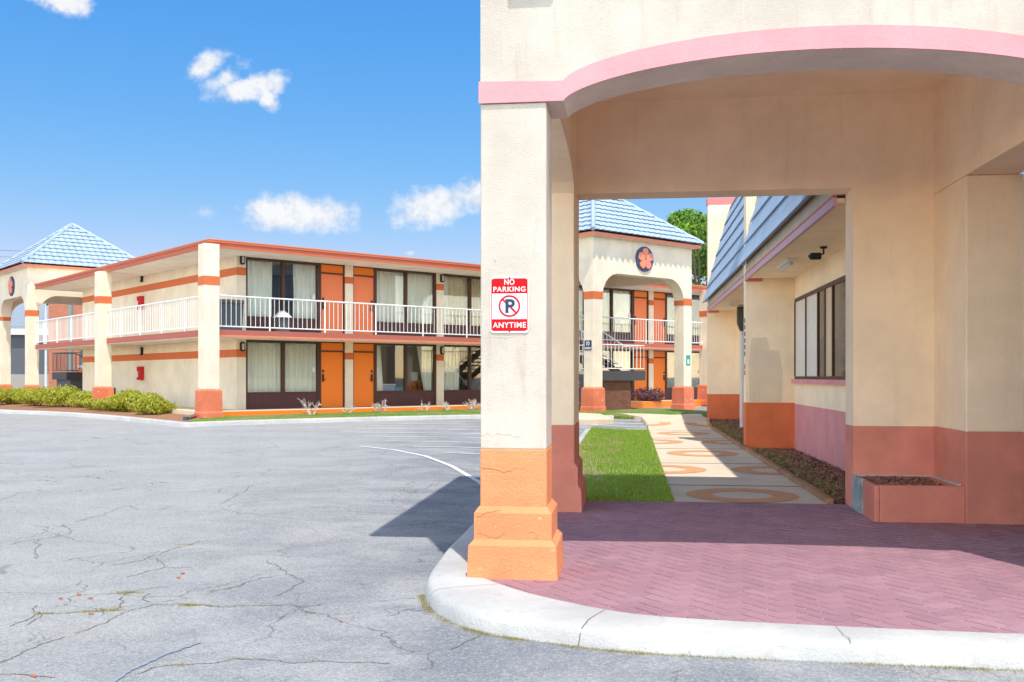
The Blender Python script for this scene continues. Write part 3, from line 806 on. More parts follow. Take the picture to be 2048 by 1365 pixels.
def door(x0, x1, z0, z1, hside, faded):
    y = WX
    q = MB()
    q.box(x0, x0+.05, y+.01, y+.16, z0, z1); q.box(x1-.05, x1, y+.01, y+.16, z0, z1); q.box(x0+.05, x1-.05, y+.01, y+.16, z1-.04, z1); q.box(x0+.05, x1-.05, y+.01, y+.15, z1-.36, z1-.31)
    f = q.build('door', M['brown'], motel)
    q = MB(); q.box(x0+.05, x1-.05, y+.05, y+.10, z0+.01, z1-.36, .006); q.build('door_leaf', M['doorfade' if faded else 'door'], f)
    q = MB(); q.box(x0+.05, x1-.05, y+.045, y+.10, z1-.31, z1-.04); q.build('transom_panel', M['door'], f)
    q = MB(); hx = x1-.14 if hside > 0 else x0+.14
    q.box(hx-.035, hx+.035, y+.02, y+.05, z0+.92, z0+1.18, .006); q.tube([(hx, y+.0, z0+1.0), (hx-.11*hside, y+.0, z0+1.0)], .012, 6); q.box(hx-.03, hx+.03, y+.015, y+.05, z0+1.25, z0+1.33)
    q.build('handle', M['black'], f)
    return f
up_modes = ['split','closed','tan','closed','right','leftc','closed']
lo_modes = ['closed','open','half','closed','closed','closed','closed']
for r in range(7):
    base = WX + 8.12*(r//2)
    if r % 2 == 0: wx, dx, hs = (base+.33, base+3.11), (base+3.11, base+4.11), -1
    else: wx, dx, hs = (base+5.40, base+8.16), (base+4.43, base+5.40), 1
    for (z0, z1, modes, fade) in ((Z1, ZC1, lo_modes, False), (ZS, ZC2, up_modes, True)):
        window(wx[0], wx[1], z0, z1, modes[r]); door(dx[0], dx[1], z0, z1, hs, fade)
for i, t in enumerate((4.11, 8.16, 12.23, 16.28, 20.35, 24.40, 28.47)):
    for z0, z1 in ((Z1, ZC1), (ZS, ZC2)):
        q = MB(); q.box(WX+t, WX+t+.32, WX-.04, WX+.3, z0, z1); p = q.build('pilaster', M['cream_motel'], motel)
        zb = .62 if z0 == Z1 else 3.34
        q = MB(); q.box(WX+t-.003, WX+t+.323, WX-.044, WX+.1, zb, zb+.24); q.build('orange_band', M['stripe'], p)

# wall lamps
def wall_lamp(x, y, z, facing, label):
    t = thing('wall_lamp', label, 'lamp', MF, x, y, z, 'oval wall lamps on the motel')
    q = MB()
    if facing == 'front': q.prism(rrect(.15, .32, .07, x, z), 'y', y-.09, y)
    else: q.prism(rrect(.15, .32, .07, y, z), 'x', x-.09, x)
    q.build('housing', M['black'], t)
    q = MB()
    if facing == 'front': q.prism(rrect(.08, .22, .039, x, z), 'y', y-.105, y-.0905)
    else: q.prism(rrect(.08, .22, .039, y, z), 'x', x-.105, x-.0905)
    q.build('lens', M['lens'], t)
FL = 'front'
wall_lamp(WX-.0, 10.2, 3.92-.0, 'side', 'dark oval wall lamp above the red cabinet on the balcony side wall')
wall_lamp(WX-.0, 10.2, 1.02, 'side', 'dark oval wall lamp above the red cabinet on the ground floor side wall')
wall_lamp(WX+.19, WX-.0, 3.93-.05, FL, 'dark oval wall lamp beside the upper corner window of the motel')
wall_lamp(WX+.19, WX-.0, 1.00, FL, 'dark oval wall lamp beside the ground floor corner window of the motel')
wall_lamp(WX+8.37, WX-.04, 3.80, FL, 'dark oval wall lamp on the upper pilaster nearest the foreground pillar')
wall_lamp(WX+8.37, WX-.04, 1.02, FL, 'dark oval wall lamp on the ground floor pilaster nearest the foreground pillar')
wall_lamp(WX+24.56, WX-.04, 3.80, FL, 'dark oval wall lamp on the upper pilaster right of the stair tower')
wall_lamp(WX+24.56, WX-.04, 1.02, FL, 'dark oval wall lamp on the ground floor pilaster right of the stair tower')
# fire cabinets
for z, lab in ((.14, 'red fire extinguisher cabinet on the ground floor side wall of the motel'), (2.93, 'red fire extinguisher cabinet on the balcony side wall behind the railing')):
    t = thing('fire_cabinet', lab, 'fire cabinet', MF, WX, 10.2, z, 'red fire cabinets')
    q = MB(); q.box(WX-.18, WX-.001, 10.03, 10.37, z-.27, z+.27, .01); q.build('cabinet', M['red'], t)
    q = MB(); q.box(WX-.186, WX-.181, 10.06, 10.34, z-.24, z+.24); q.build('door_panel', M['signred'], t)
    q = MB(); q.tube([(WX-.2, 10.2, z-.15), (WX-.2, 10.2, z+.08)], .04, 8); q.build('extinguisher_window', M['signwhite'], t)
# balcony bins
t = thing('waste_bin', 'slate grey waste bin with a rounded lid on the balcony corner', 'bin', MF, 1.0, .75, ZS)
q = MB(); q.frustum((.62,1.28,.5,1.1), (.58,1.32,.46,1.14), ZS, ZS+.85); q.build('body', M['bin'], t)
q = MB(); q.box(.56,1.34,.44,1.16, ZS+.85, ZS+1.0, .04); q.build('lid', M['dark'], t)
t = thing('ash_stand', 'small grey ash stand with a pale pointed cap on the upper balcony', 'ash stand', MF, 2.9, .9, ZS)
q = MB(); q.box(2.72, 3.08, .72, 1.08, ZS, ZS+.52, .02); q.build('body', M['dark'], t)
q = MB(); q.frustum((2.66,3.14,.66,1.14), (2.84,2.96,.84,.96), ZS+.52, ZS+.74); q.build('cap', M['signwhite'], t)
# things in the open room (behind the second ground floor window)
yb = 6.4
for i, (x, z) in enumerate(((8.2,.30),(9.0,.28),(9.75,.24))):
    lab = ['dark framed picture nearest the window mullion in the lit room','middle dark framed picture on the back wall of the open room','rightmost dark framed picture on the back wall of the open room'][i]
    t = thing('framed_picture', lab, 'picture', MF, x, yb, z, 'framed pictures in the open room')
    q = MB(); q.box(x-.24, x+.24, yb-.04, yb-.001, z-.3, z+.3); q.build('frame', M['black'], t)
    q = MB(); q.box(x-.17, x+.17, yb-.046, yb-.041, z-.22, z+.22); q.build('print', M['whiteblind'], t)
t = thing('table_lamp', 'tan shaded table lamp inside the open room', 'lamp', MF, 7.9, 4.6, -.5)
q = MB(); q.lathe((7.9,4.6,-.5), [(.10,0),(.10,.03),(.03,.06),(.04,.25),(.015,.4)], 12); q.build('base', M['dark'], t)
q = MB(); q.lathe((7.9,4.6,-.12), [(.20,0),(.12,.3)], 16); q.build('lamp_shade', M['shade_tan'], t)
t = thing('side_table', 'low dark table carrying the lamp inside the open room', 'table', MF, 7.9, 4.6, Z1)
q = MB(); q.box(7.5,8.3,4.3,4.9,-.55,-.5); q.build('tabletop', M['brown'], t)
for sx in (7.55, 8.2):
    for sy in (4.35, 4.82): q = MB(); q.box(sx, sx+.05, sy, sy+.05, Z1, -.55); q.build('leg', M['brown'], t)
t = thing('storage_box', 'pale blue storage box on the floor behind the open room window', 'box', MF, 7.95, 2.3, Z1)
q = MB(); q.box(7.65, 8.2, 2.1, 2.5, Z1, -.32, .03); q.build('body', M['paleblue'], t); q = MB(); q.box(7.63, 8.22, 2.08, 2.52, -.32, -.27, .01); q.build('lid', M['signwhite'], t)
t = thing('plastic_tub', 'aqua plastic tub beside the pale blue storage box', 'tub', MF, 8.45, 2.3, Z1)
q = MB(); q.lathe((8.45,2.3,Z1), [(.17,0),(.24,.68),(.26,.70)], 16); q.build('body', M['aqua'], t)
t = thing('bucket', 'white bucket on an orange stool inside the open room', 'bucket', MF, 9.35, 2.5, -.15)
q = MB(); q.lathe((9.35,2.5,-.15), [(.13,0),(.17,.32),(.18,.33)], 14); q.build('body', M['signwhite'], t)
t = thing('stool', 'orange stool carrying a white bucket inside the open room', 'stool', MF, 9.35, 2.5, Z1)
q = MB(); q.box(9.17, 9.53, 2.32, 2.68, -.20, -.152, .01); q.build('seat', M['door'], t)
for sx in (9.19, 9.46):
    for sy in (2.34, 2.61): q = MB(); q.box(sx, sx+.06, sy, sy+.05, Z1, -.2); q.build('leg', M['door'], t)

# ------------------------------------------------------------------ stair towers
TS = 5.5
def tower_wall_poly(w, zb, zt, s=.48, z_spring=2.9, z_flat=3.78, r=.85):
    P = [(0, zb), (s, zb)]
    for k_ in range(0, 10): a = math.radians(180 - 10*k_); P.append((s+r + r*math.cos(a), z_flat-(z_flat-z_spring)*(1-math.sin(a))))
    for k_ in range(0, 10): a = math.radians(90 - 10*k_); P.append((w-s-r + r*math.cos(a), z_flat-(z_flat-z_spring)*(1-math.sin(a))))
    P += [(w-s, zb), (w, zb), (w, zt), (0, zt)]
    out = []
    for p in P:
        if not out or math.hypot(p[0]-out[-1][0], p[1]-out[-1][1]) > 1e-4: out.append(p)
    return out
def stair_tower(x0, y0, label, full):
    t = thing('stair_tower', label, 'tower', MF, x0+TS/2, y0+TS/2, -1.25, 'stair towers with tiled roofs')
    x1, y1 = x0+TS, y0+TS
    P = tower_wall_poly(TS, 2.80, 5.05)
    q = MB(); q.prism([(a+x0, b) for a, b in P], 'y', y0, y0+.48)
    if full:
        q.prism([(a+x0, b) for a, b in P], 'y', y1-.48, y1)
        Ps = tower_wall_poly(TS-.96, 2.80, 5.05, .0001)
        Ps = [(.0, 2.9)] + [(a, b) for a, b in Ps if b > 2.85 and b < 4.9] + [(TS-.96, 2.9), (TS-.96, 5.05), (0, 5.05)]
        cl = []
        for p in Ps:
            if not cl or math.hypot(p[0]-cl[-1][0], p[1]-cl[-1][1]) > 1e-3: cl.append(p)
        q.prism([(a+y0+.48, b) for a, b in cl], 'x', x0, x0+.48); q.prism([(a+y0+.48, b) for a, b in cl], 'x', x1-.48, x1)
    else:
        D = 4.2
        Ps = [(a, b) for a, b in tower_wall_poly(D, 2.80, 5.05, .48)]
        side = [(.48, 2.9)] + [p for p in Ps if .48 < p[0] < 1.34 and 2.85 < p[1] < 4.9] + [(D, 3.78), (D, 4.255), (TS, 4.255), (TS, 5.05), (.48, 5.05)]
        cl = []
        for p in side:
            if not cl or math.hypot(p[0]-cl[-1][0], p[1]-cl[-1][1]) > 1e-3: cl.append(p)
        for xa in (x0, x1-.48): q.prism([(a+y0, b) for a, b in cl], 'x', xa, xa+.48)
        q.box(x0+.48, x1-.48, y1-.3, y1, 4.255, 5.05)
    q.build('wall', M['cream_motel'], t)
    q = MB(); q.box(x0+.48, x1-.48, y0+.48, y1-.48, 4.35, 4.42); q.build('ceiling', M['soffit'], t)
    corners = [(x0, y0), (x1-.48, y0)] + ([(x0, y1-.48), (x1-.48, y1-.48)] if full else [])
    for cx, cy in corners: motel_pillar(t, cx, cy, 2.80)
    o_ = .28
    q = MB(); q.box(x0-o_+.06, x1+o_-.06, y0-o_+.06, y1+o_-.06, 5.052, 5.09); q.build('eave_soffit', M['soffit'], t)
    q = MB()
    for (a, b, c, d_) in ((x0-o_+.02, x1+o_-.02, y0-o_+.02, y0-o_+.06), (x0-o_+.02, x1+o_-.02, y1+o_-.06, y1+o_-.02), (x0-o_+.02, x0-o_+.06, y0-o_+.06, y1+o_-.06), (x1+o_-.06, x1+o_-.02, y0-o_+.06, y1+o_-.06)):
        q.box(a, b, c, d_, 5.045, 5.165)
    q.build('eave_fascia', M['fascia_hi'], t)
    hip_roof(t, x0-o_-.04, x1+o_+.04, y0-o_-.04, y1+o_+.04, 5.18, 7.55, M['tile'])
    return t
T2X, T2Y = 12.45, -4.20
stair_tower(T2X, T2Y, 'cream stair tower with pale blue tiled roof framed inside the portico opening', False)
T1X, T1Y = -.25, 19.65
stair_tower(T1X, T1Y, 'cream stair tower with pale blue tiled roof at the far left end of the motel', True)
# wall emblems: navy disc with a five petal flower
def emblem(a, b, z, face, label):
    t = thing('wall_emblem', label, 'emblem', MF, a, b, z, 'round flower emblems on the stair towers')
    def P(name, m, polys, d0, d1, par):
        q = MB()
        for p in polys:
            if face == 'y': q.prism([(a+x, z+y) for x, y in p], 'y', b-d1, b-d0)
            else: q.prism([(b+x, z+y) for x, y in p], 'x', a-d1, a-d0)
        return q.build(name, m, par)
    circ = lambda r, cx=0, cy=0, n=36: [(cx+r*math.cos(2*PI*k_/n), cy+r*math.sin(2*PI*k_/n)) for k_ in range(n)]
    dsc = P('disc', M['navy'], [circ(.47)], .0, .06, t)
    fl_ = []
    n = 120
    for k_ in range(n):
        th = 2*PI*k_/n; c5 = math.cos(5*(th-PI/2)/2.0)
        rr = .41*(.42 + .58*abs(c5)**.45); 
        if abs(c5) > .97: rr *= .95
        fl_.append((rr*math.cos(th), rr*math.sin(th)))
    f = P('flower', M['flower'], [fl_], .061, .10, t)
    P('flower_centre', M['navy'], [circ(.035)], .101, .106, f)
emblem(T2X+TS/2-.05, T2Y, 4.42, 'y', 'round navy emblem with orange flower on the tower inside the portico opening')
emblem(T1X, T1Y+TS/2, 4.35, 'x', 'round navy emblem with orange flower on the far left tower')
# staircases
def staircase(label, rot, a, b, both, brickw):
    """local: landing at y 0..1.1, flights run towards +y; x 0..2.35; z relative to eye level"""
    t = bpy.data.objects.new('staircase', None); COL.objects.link(t)
    x, y = MF.xy(a, b); t.location = (x, y, -1.25+EYE); t.rotation_euler = (0, 0, MF.a+rot); OFF[t] = (0, 0, -1.25)
    tag(t, label, 'staircase', 'switchback staircases in the towers')
    q = MB(); q.box(0, 2.35, 0, 1.1, .10, .22); q.build('landing', M['conc'], t)
    q = MB(); q.box(0, 2.35, -.04, -.001, -.14, .225); q.box(2.351, 2.39, -.04, 1.1, -.14, .225); q.build('landing_edge', M['dark'], t)
    q = MB()
    for k_ in range(8): q.box(0.05, 1.1, 1.1+.29*k_, 1.1+.29*k_+.31, .22-.165*(k_+1)-.05, .22-.165*(k_+1))
    q.prism([(1.1,.2),(1.1,-.1),(3.4,-1.4),(3.4,-1.1)], 'x', .0, .05); q.prism([(1.1,.2),(1.1,-.1),(3.4,-1.4),(3.4,-1.1)], 'x', 1.1, 1.15)
    q.build('lower_flight', M['dark'], t)
    if both:
        q = MB()
        for k_ in range(8): q.box(1.25, 2.3, 1.1+.29*k_, 1.1+.29*k_+.31, .22+.155*(k_+1)-.05, .22+.155*(k_+1))
        q.prism([(1.1,.2),(1.1,-.1),(3.5,1.2),(3.5,1.46)], 'x', 1.2, 1.25); q.prism([(1.1,.2),(1.1,-.1),(3.5,1.2),(3.5,1.46)], 'x', 2.3, 2.35)
        q.build('upper_flight', M['dark'], t)
    rm = M['white'] if both else M['wire']
    q = MB()
    def rl(p0, p1, n):
        p0, p1 = Vector(p0), Vector(p1); h = Vector((0,0,1))
        q.tube([p0+h*.95, p1+h*.95], .025, 6); q.tube([p0+h*.08, p1+h*.08], .02, 6)
        for k_ in range(n+1):
            p = p0.lerp(p1, k_/n); q.tube([p+h*.08, p+h*.95], .016 if k_ in (0, n) else .011, 4)
    rl((0,.0,.22), (2.35,.0,.22), 12); rl((2.35,0,.22), (2.35,1.1,.22), 6)
    rl((0,0,.22), (0,1.1,.22), 6); rl((.02,1.1,.22), (.02,3.4,-1.08), 12)
    if both: rl((2.33,1.1,.3), (2.33,3.5,1.5), 12); rl((1.2,1.1,.3), (1.2,3.5,1.5), 12)
    else: rl((1.13,1.1,.22), (1.13,3.4,-1.08), 3)
    q.build('handrail', rm, t)
    if brickw:
        q = MB(); q.box(.02, 1.75, .12, .34, -1.3, -.14); q.build('brick_wall', M['brick'], t)
        q = MB(); q.box(.02, 1.75, .34, 1.1, -1.3, .09); q.build('store_wall', M['greydark'], t)
    else:
        q = MB(); q.box(.1, 2.3, .15, 1.0, -1.3, -.14); q.build('store_wall', M['greydark'], t)
    return t
staircase('white railed staircase landing above a brown brick wall inside the right tower', 0, T2X+.49, T2Y+.12, True, True)
staircase('dark metal staircase inside the far left tower', -PI/2, 1.75, 23.0, False, False)
# signs on the right tower pillars
t = thing('number_sign', 'small navy sign with the number 10 on the left face of the tower pillar', 'sign', MF, T2X, T2Y+.25, 1.13)
q = MB(); q.box(T2X-.015, T2X-.001, T2Y+.08, T2Y+.42, .95, 1.31); q.build('plate', M['signnavy'], t)
text_part('lettering', '10', .2, M['signwhite'], t, (-.018, -.0, .07), leftf, .006)
q = MB()
for k_ in range(5): q.box(T2X-.018, T2X-.016, T2Y+.12+.055*k_, T2Y+.155+.055*k_, .99, 1.075)
q.build('small_print', M['signwhite'], t)
t = thing('teal_sign', 'small teal notice with a white square on the right tower pillar', 'sign', MF, T2X+TS-.2, T2Y, .66)
q = MB(); q.box(T2X+TS-.34, T2X+TS-.10, T2Y-.016, T2Y-.001, .45, .85); q.build('plate', M['teal'], t)
q = MB(); q.box(T2X+TS-.28, T2X+TS-.17, T2Y-.02, T2Y-.0165, .51, .68); q.build('white_patch', M['signwhite'], t)

# ------------------------------------------------------------------ kerb, lawn and bed in front of the motel
KB = [(-260,812),(-120,818),(0,827),(100,831),(200,838),(300,848),(345,853),(372,855),(410,853.5),(500,850),(650,845.5),(800,841.5),(957,838),(1100,838),(1228,840)]
KP = catmull([hit(a, b)[:2] for a, b in KB], 5)
def offset(P, d):
    out = []
    for i, p in enumerate(P):
        a = P[max(0,i-1)]; b = P[min(len(P)-1,i+1)]; L = math.hypot(b[0]-a[0], b[1]-a[1])
        out.append((p[0]-(b[1]-a[1])/L*d, p[1]+(b[0]-a[0])/L*d))
    return out
K1, K2, K3 = offset(KP, .03), offset(KP, .20), offset(KP, .24)
k = MB()
k.strip([[ (p[0],p[1],A(*p)-.05), (a[0],a[1],A(*a)+.10), (lerp(a[0],b[0],.15),lerp(a[1],b[1],.15),A(*a)+.135), (b[0],b[1],A(*b)+.135), (c[0],c[1],A(*c)-.05)] for p, a, b, c in zip(KP, K1, K2, K3)])
tag(k.build('motel_kerb', M['kerb']), kind='structure')
# inner edge -> motel line
def inner_line(p):
    a, b = MF.inv(*p)
    if b > -1.2 and a < .3: return MF.xy(.02, max(b, .1))
    return None
mulch, lawn = MB(), MB()
def strip_between(mb, P, Q, n=8, lift=0.0):
    mb.strip([[(lerp(p[0],q[0],i/n), lerp(p[1],q[1],i/n), G(lerp(p[0],q[0],i/n), lerp(p[1],q[1],i/n)) + lift + .085*(i/n) + .012*math.sin(i*2.1+p[0]*3)) for i in range(n+1)] for p, q in zip(P, Q)])
ci = min(range(len(K2)), key=lambda i: abs(MF.inv(*K2[i])[0]-MF.inv(*K2[i])[1]-.2) + (0 if K2[i][0] > -12 and K2[i][0] < -7 else 99))
left = K2[:ci+1]; right = K2[ci:]
Q = []
for i, p in enumerate(left):
    a, b = MF.inv(*p); Q.append(MF.xy(.05, max(.05, b)))
strip_between(mulch, left, Q); tag(mulch.build('mulch_bed', M['mulch'], smooth=True), kind='structure')
ext = [hit(a, b)[:2] for a, b in ((1284,840),(1360,840),(1440,840),(1560,840))]
Pr = right + ext; Q = []
for p in Pr:
    a, b = MF.inv(*p); Q.append(MF.xy(max(.05, a), 0.0))
strip_between(lawn, Pr, Q, 12)
ex2 = [right[-1]] + ext
lawn.strip([[(p[0], p[1], A(*p)-.1), (p[0], p[1], G(*p))] for p in ex2])
lawn_o = tag(lawn.build('lawn', M['lawn'], smooth=True), kind='structure')
# concrete aprons laid on the far lawn
def px_sheet(name, pts, m, lift, n=1):
    q = MB(); P = [hit(a, b, G) for a, b in pts]; c = [sum(p[k_] for p in P)/len(P) for k_ in (0,1)]; c = (c[0], c[1], G(*c)+lift)
    E = []
    for a, b in zip(P, P[1:]+P[:1]):
        for k_ in range(5): x, y = lerp(a[0],b[0],k_/5), lerp(a[1],b[1],k_/5); E.append((x, y, G(x,y)+lift))
    for a, b in zip(E, E[1:]+E[:1]):
        M1 = []
        for k_ in range(5):
            r = []
            for e in (a, b):
                x, y = lerp(e[0],c[0],k_/4), lerp(e[1],c[1],k_/4); r.append((x, y, G(x,y)+lift))
            M1.append(r)
        for r0, r1 in zip(M1, M1[1:]):
            q.poly([r0[0], r0[1], r1[1], r1[0]] if r1[0] != r1[1] else [r0[0], r0[1], r1[0]])
        q.poly([(a[0],a[1],a[2]-.35), (b[0],b[1],b[2]-.35), b, a])
    bmesh.ops.remove_doubles(q.bm, verts=q.bm.verts[:], dist=.001)
    return tag(q.build(name, m), kind='structure')
px_sheet('concrete_apron', [(1085,841.5),(1228,842),(1200,831),(1150,828.5),(1085,829.5)], M['conc'], .05)
px_sheet('path', [(1292,846),(1283,836),(1240,828.5),(1300,829.5),(1380,834),(1419,836),(1419,846)], M['conc'], .03)

# ------------------------------------------------------------------ office walkway, grass bed, soil bed
def uv_sheet(name, poly_fn, u0, u1, v0, v1, m, lift, nu=4, nv=40, kind='structure', fun=G):
    q = MB()
    rows = []
    for j_ in range(nv+1):
        v = lerp(v0, v1, j_/nv); r = []
        for i in range(nu+1):
            u = lerp(u0, u1, i/nu); x, y = PF.xy(u, v); r.append((u, v, fun(x, y)+lift))
        rows.append(r)
    q.strip(rows); return tag(q.build(name, m, frame=PF), kind=kind)
uv_sheet('walkway', None, .56, 2.47, 12.65, 34.5, M['conc'], .01)
sk = MB()
for u_ in (.56, 2.47):
    sk.strip([[(u_, lerp(12.65,34.5,k_/40), G(*PF.xy(u_, lerp(12.65,34.5,k_/40)))+.01 - d_) for k_ in range(41)] for d_ in (0, .3)])
sk.strip([[(lerp(.56,2.47,k_/4), 34.5, G(*PF.xy(lerp(.56,2.47,k_/4), 34.5))+.01-d_) for k_ in range(5)] for d_ in (0,.3)])
tag(sk.build('walkway_edge', M['conc'], frame=PF), kind='structure')
uv_sheet('soil_bed', None, 2.5, 3.64, 12.72, 33.4, M['soil'], -.01)
wj = MB()
for i in range(6):
    v = 14.6 + 3.7*i
    x, y = PF.xy(1.5, v); wj.box(.56, 2.46, v-.035, v+.035, G(x,y)+.011, G(x,y)+.0145)
tag(wj.build('walkway_joints', M['pave_line'], frame=PF), kind='structure')
rg = MB()
def ring_on_walk(u, v, a0=0, a1=360, ro=.74, ri=.40):
    rows = []
    for k_ in range(49):
        a = math.radians(lerp(a0, a1, k_/48))
        r = []
        for rr in (ri, ro):
            x, y = PF.xy(u+rr*math.cos(a), v+rr*1.08*math.sin(a)); r.append((u+rr*math.cos(a), v+rr*1.08*math.sin(a), G(x, y)+.0152))
        rows.append(r)
    rg.strip(rows)
for i in range(6):
    v = 13.45 + 3.62*i
    if i % 2 == 0: ring_on_walk(1.5, v)
    else: ring_on_walk(.565, v, -90, 90); ring_on_walk(2.465, v, 90, 270)
tag(rg.build('painted_rings', M['ring'], frame=PF), kind='structure')
ed = MB()
v = 12.74
while v < 33.2:
    L = R.uniform(.9, 1.15); x, y = PF.xy(2.5, v); z = G(x, y)
    du = R.uniform(-.012, .012)
    ed.box(2.47+du, 2.575+du, v, min(33.3, v+L-.02), z-.05, z+.075+R.uniform(-.01,.01), .02); v += L
tag(ed.build('bed_edging', M['edging'], frame=PF), kind='structure')
def lf(r):
    u, v = r.uniform(2.6, 3.62), lerp(12.75, 33, r.random()**1.4); x, y = PF.xy(u, v); return u, v, G(x, y)+.005+r.uniform(0,.02)
tag(litter(lf, 9000, .035, 4).build('leaf_litter', M['litter'], frame=PF, normals=False), 'brown fallen leaves covering the soil bed under the office wall', 'leaf litter', kind='stuff')
# grass bed with its kerb
uv_sheet('grass_bed', None, -1.16, .55, 12.66, 29.4, M['lawn'], .0, 6, 30)
kk = MB()
kk.box(-1.33, -1.165, 12.9, 29.5, -1.75, -1.575, .02)
tag(kk.build('grass_bed_kerb', M['kerb'], frame=PF), kind='structure')

# ------------------------------------------------------------------ office wing
off = thing('office_wing', 'single storey cream office wing with pale blue mansard tiles and tall fin walls', 'building', PF, 3.64, 22, -1.6)
UW, UF = 3.64, 2.58
FV = [(22.3, 22.75), (33.0, 33.45)]
m1 = MB(); m1.box(UW, UW+.25, V3+.01, 33.4, -.60, 2.2); m1.box(UW+.9, UW+1.1, V3+.01, 33.4, 2.2, 5.6)
ow = m1.build('wall', M['cream_lifted'], off)
m1 = MB(); m1.box(UW-.005, UW+.24, V3+.011, 22.299, -1.7, -.598); m1.box(UW-.005, UW+.24, 22.76, 32.99, -1.7, -.598); m1.build('wainscot', M['mauve'], ow)
for v0, v1 in FV:
    m1 = MB(); m1.box(UF, 5.2, v0, v1, -.58, 5.73); f = m1.build('fin_wall', M['cream_lifted' if v0 < 30 else 'cream_lifted'], off)
    m1 = MB(); m1.box(UF-.004, UW+.2, v0-.004, v1+.004, -1.75, -.578); m1.build('wainscot', M['orwains'], f)
    m1 = MB(); m1.box(UF-.02, 5.22, v0-.02, v1+.02, 5.731, 5.95); m1.build('cap', M['pinkcap'], f)
    m1 = MB(); m1.box(UF-.02, UF+.36, v0-.02, v0-.0005, 2.13, 2.30); m1.build('band', M['pinkcap'], f)
for v0, v1 in ((V3+.02, 22.298), (22.752, 32.998)):
    m1 = MB(); m1.box(UF+.02, UW+.24, v0, v1, 2.201, 2.26); m1.build('soffit', M['cream_lifted'], off)
    m1 = MB(); m1.box(UF-.03, UF+.02, v0, v1, 2.16, 2.27); m1.build('lilac_fascia', M['lilac'], off)
    m1 = MB(); m1.box(UF-.035, UF+.02, v0, v1, 2.271, 2.30); m1.build('fascia_edge', M['fascia'], off)
    m1 = MB(); m1.box(UF+.0, UF+.25, v0, v1, 2.301, 2.52); m1.build('cornice', M['cream'], off)
    m1 = MB(); tile_slope(m1, (UF-.06, v0, 2.50), (UF-.06, v1, 2.50), (UF+.80, v0, 5.60), (UF+.80, v1, 5.60), pitch=.20, course=.50, amp=.06, step=.07, zig=.13)
    ms = m1.build('mansard_tiles', M['tile'], off, normals=False)
    m1 = MB()
    m1.tube([(UF-.10, v1-.07, 2.50), (UF+.76, v1-.07, 5.62)], .07, 6); m1.build('edge_trim', M['tile'], ms)
m1 = MB(); m1.box(UF+.7, 8, V3+.02, 33.4, 5.55, 5.62); m1.build('roof', M['greyroof'], off)
# repainted patch on the near fin and worn jamb of the portico opening
m1 = MB(); m1.prism([(2.66,-.575),(3.36,-.575),(3.38,.1),(3.30,.58),(3.10,.60),(3.04,.88),(2.70,.86),(2.64,.2)], 'y', 22.2985, 22.2999)
M['patch'] = stucco('greyer_repainted_stucco', (.76,.62,.46), var=.08, bmp=.3); m1.build('repainted_patch', M['patch'], off)
# office windows
def office_window(v0, v1, z0, z1, panes):
    q = MB(); y0 = UW-.03
    q.box(y0, UW-.002, v0, v1, z1-.08, z1); q.box(y0, UW-.002, v0, v1, z0, z0+.06)
    edges = [v0] + panes + [v1]
    for e in edges: q.box(y0-.004, UW-.003, e-.035, e+.035, z0+.06, z1-.08)
    f = q.build('window', M['brown'], off)
    q = MB(); q.box(UW-.09, UW-.001, v0-.05, v1+.05, z0-.09, z0-.001); q.build('sill', M['mauve'], f)
    for a, b, mm in zip(edges, edges[1:], ['beigeblind','darkpane','beigeblind','darkpane','whiteblind','whiteblind']):
        q = MB(); q.box(UW-.012, UW-.004, a+.035, b-.035, z0+.06, z1-.08); q.build('pane', M[mm], f)
office_window(13.6, 22.15, -.05, 1.72, [16.5, 18.1, 18.8, 19.5, 20.8])
office_window(23.6, 31.6, -.05, 1.72, [25.2, 26.6, 28.0, 29.4, 30.4])
# downpipe with its hopper head in the second bay
m1 = MB(); m1.tube([(3.42, 30.6, -1.55), (3.42, 30.6, 1.9)], .075, 10); dp = m1.build('downpipe', M['downpipe'], off)
m1 = MB(); m1.frustum((3.36,3.5,30.5,30.7), (3.28,3.6,30.4,30.8), 1.4, 1.65); m1.box(3.28, 3.6, 30.4, 30.8, 1.65, 2.15); m1.build('hopper', M['dark'], dp)
# vertical lettering marks on the near fin (illegible in the photograph)
m1 = MB()
for i in range(6): m1.box(UF-.006, UF-.001, 22.42, 22.62, 1.22-i*.15, 1.32-i*.15)
m1.build('lettering_marks', M['navy'], off)
m1 = MB()
for i in range(2): m1.box(UF-.006, UF-.001, 22.42, 22.62, .18-i*.14, .28-i*.14)
m1.build('lettering_marks', M['red'], off)
# soffit fittings
def tube_light(u, v, label):
    t = thing('fluorescent_light', label, 'light', PF, u, v, 2.2, 'fluorescent lights under the office soffit')
    q = MB(); q.box(u-.09, u+.09, v-.6, v+.6, 2.15, 2.2); q.build('housing', M['white'], t)
    q = MB(); q.tube([(u, v-.55, 2.115), (u, v+.55, 2.115)], .04, 8); q.build('diffuser', M['lens'], t)
tube_light(2.98, 19.2, 'white fluorescent batten under the soffit left of the security camera')
tube_light(2.95, 29.6, 'white fluorescent batten under the soffit near the downpipe')
t = thing('security_camera', 'black security camera hanging from the office soffit', 'camera', PF, 3.25, 17.0, 2.2)
q = MB(); q.lathe((3.25,17.0,2.14), [(.06,.06),(.06,.03),(.015,.02),(.015,-.06)], 10); q.build('mount', M['black'], t)
q = MB(); q.box(3.02, 3.20, 16.9, 17.02, 1.98, 2.09, .015); q.tube([(3.25,17.0,2.08),(3.16,16.97,2.05)], .015, 6); q.build('body', M['black'], t)
q = MB(); q.tube([(3.02,16.96,2.035),(2.995,16.96,2.03)], .03, 10); q.build('lens', M['dark'], t)

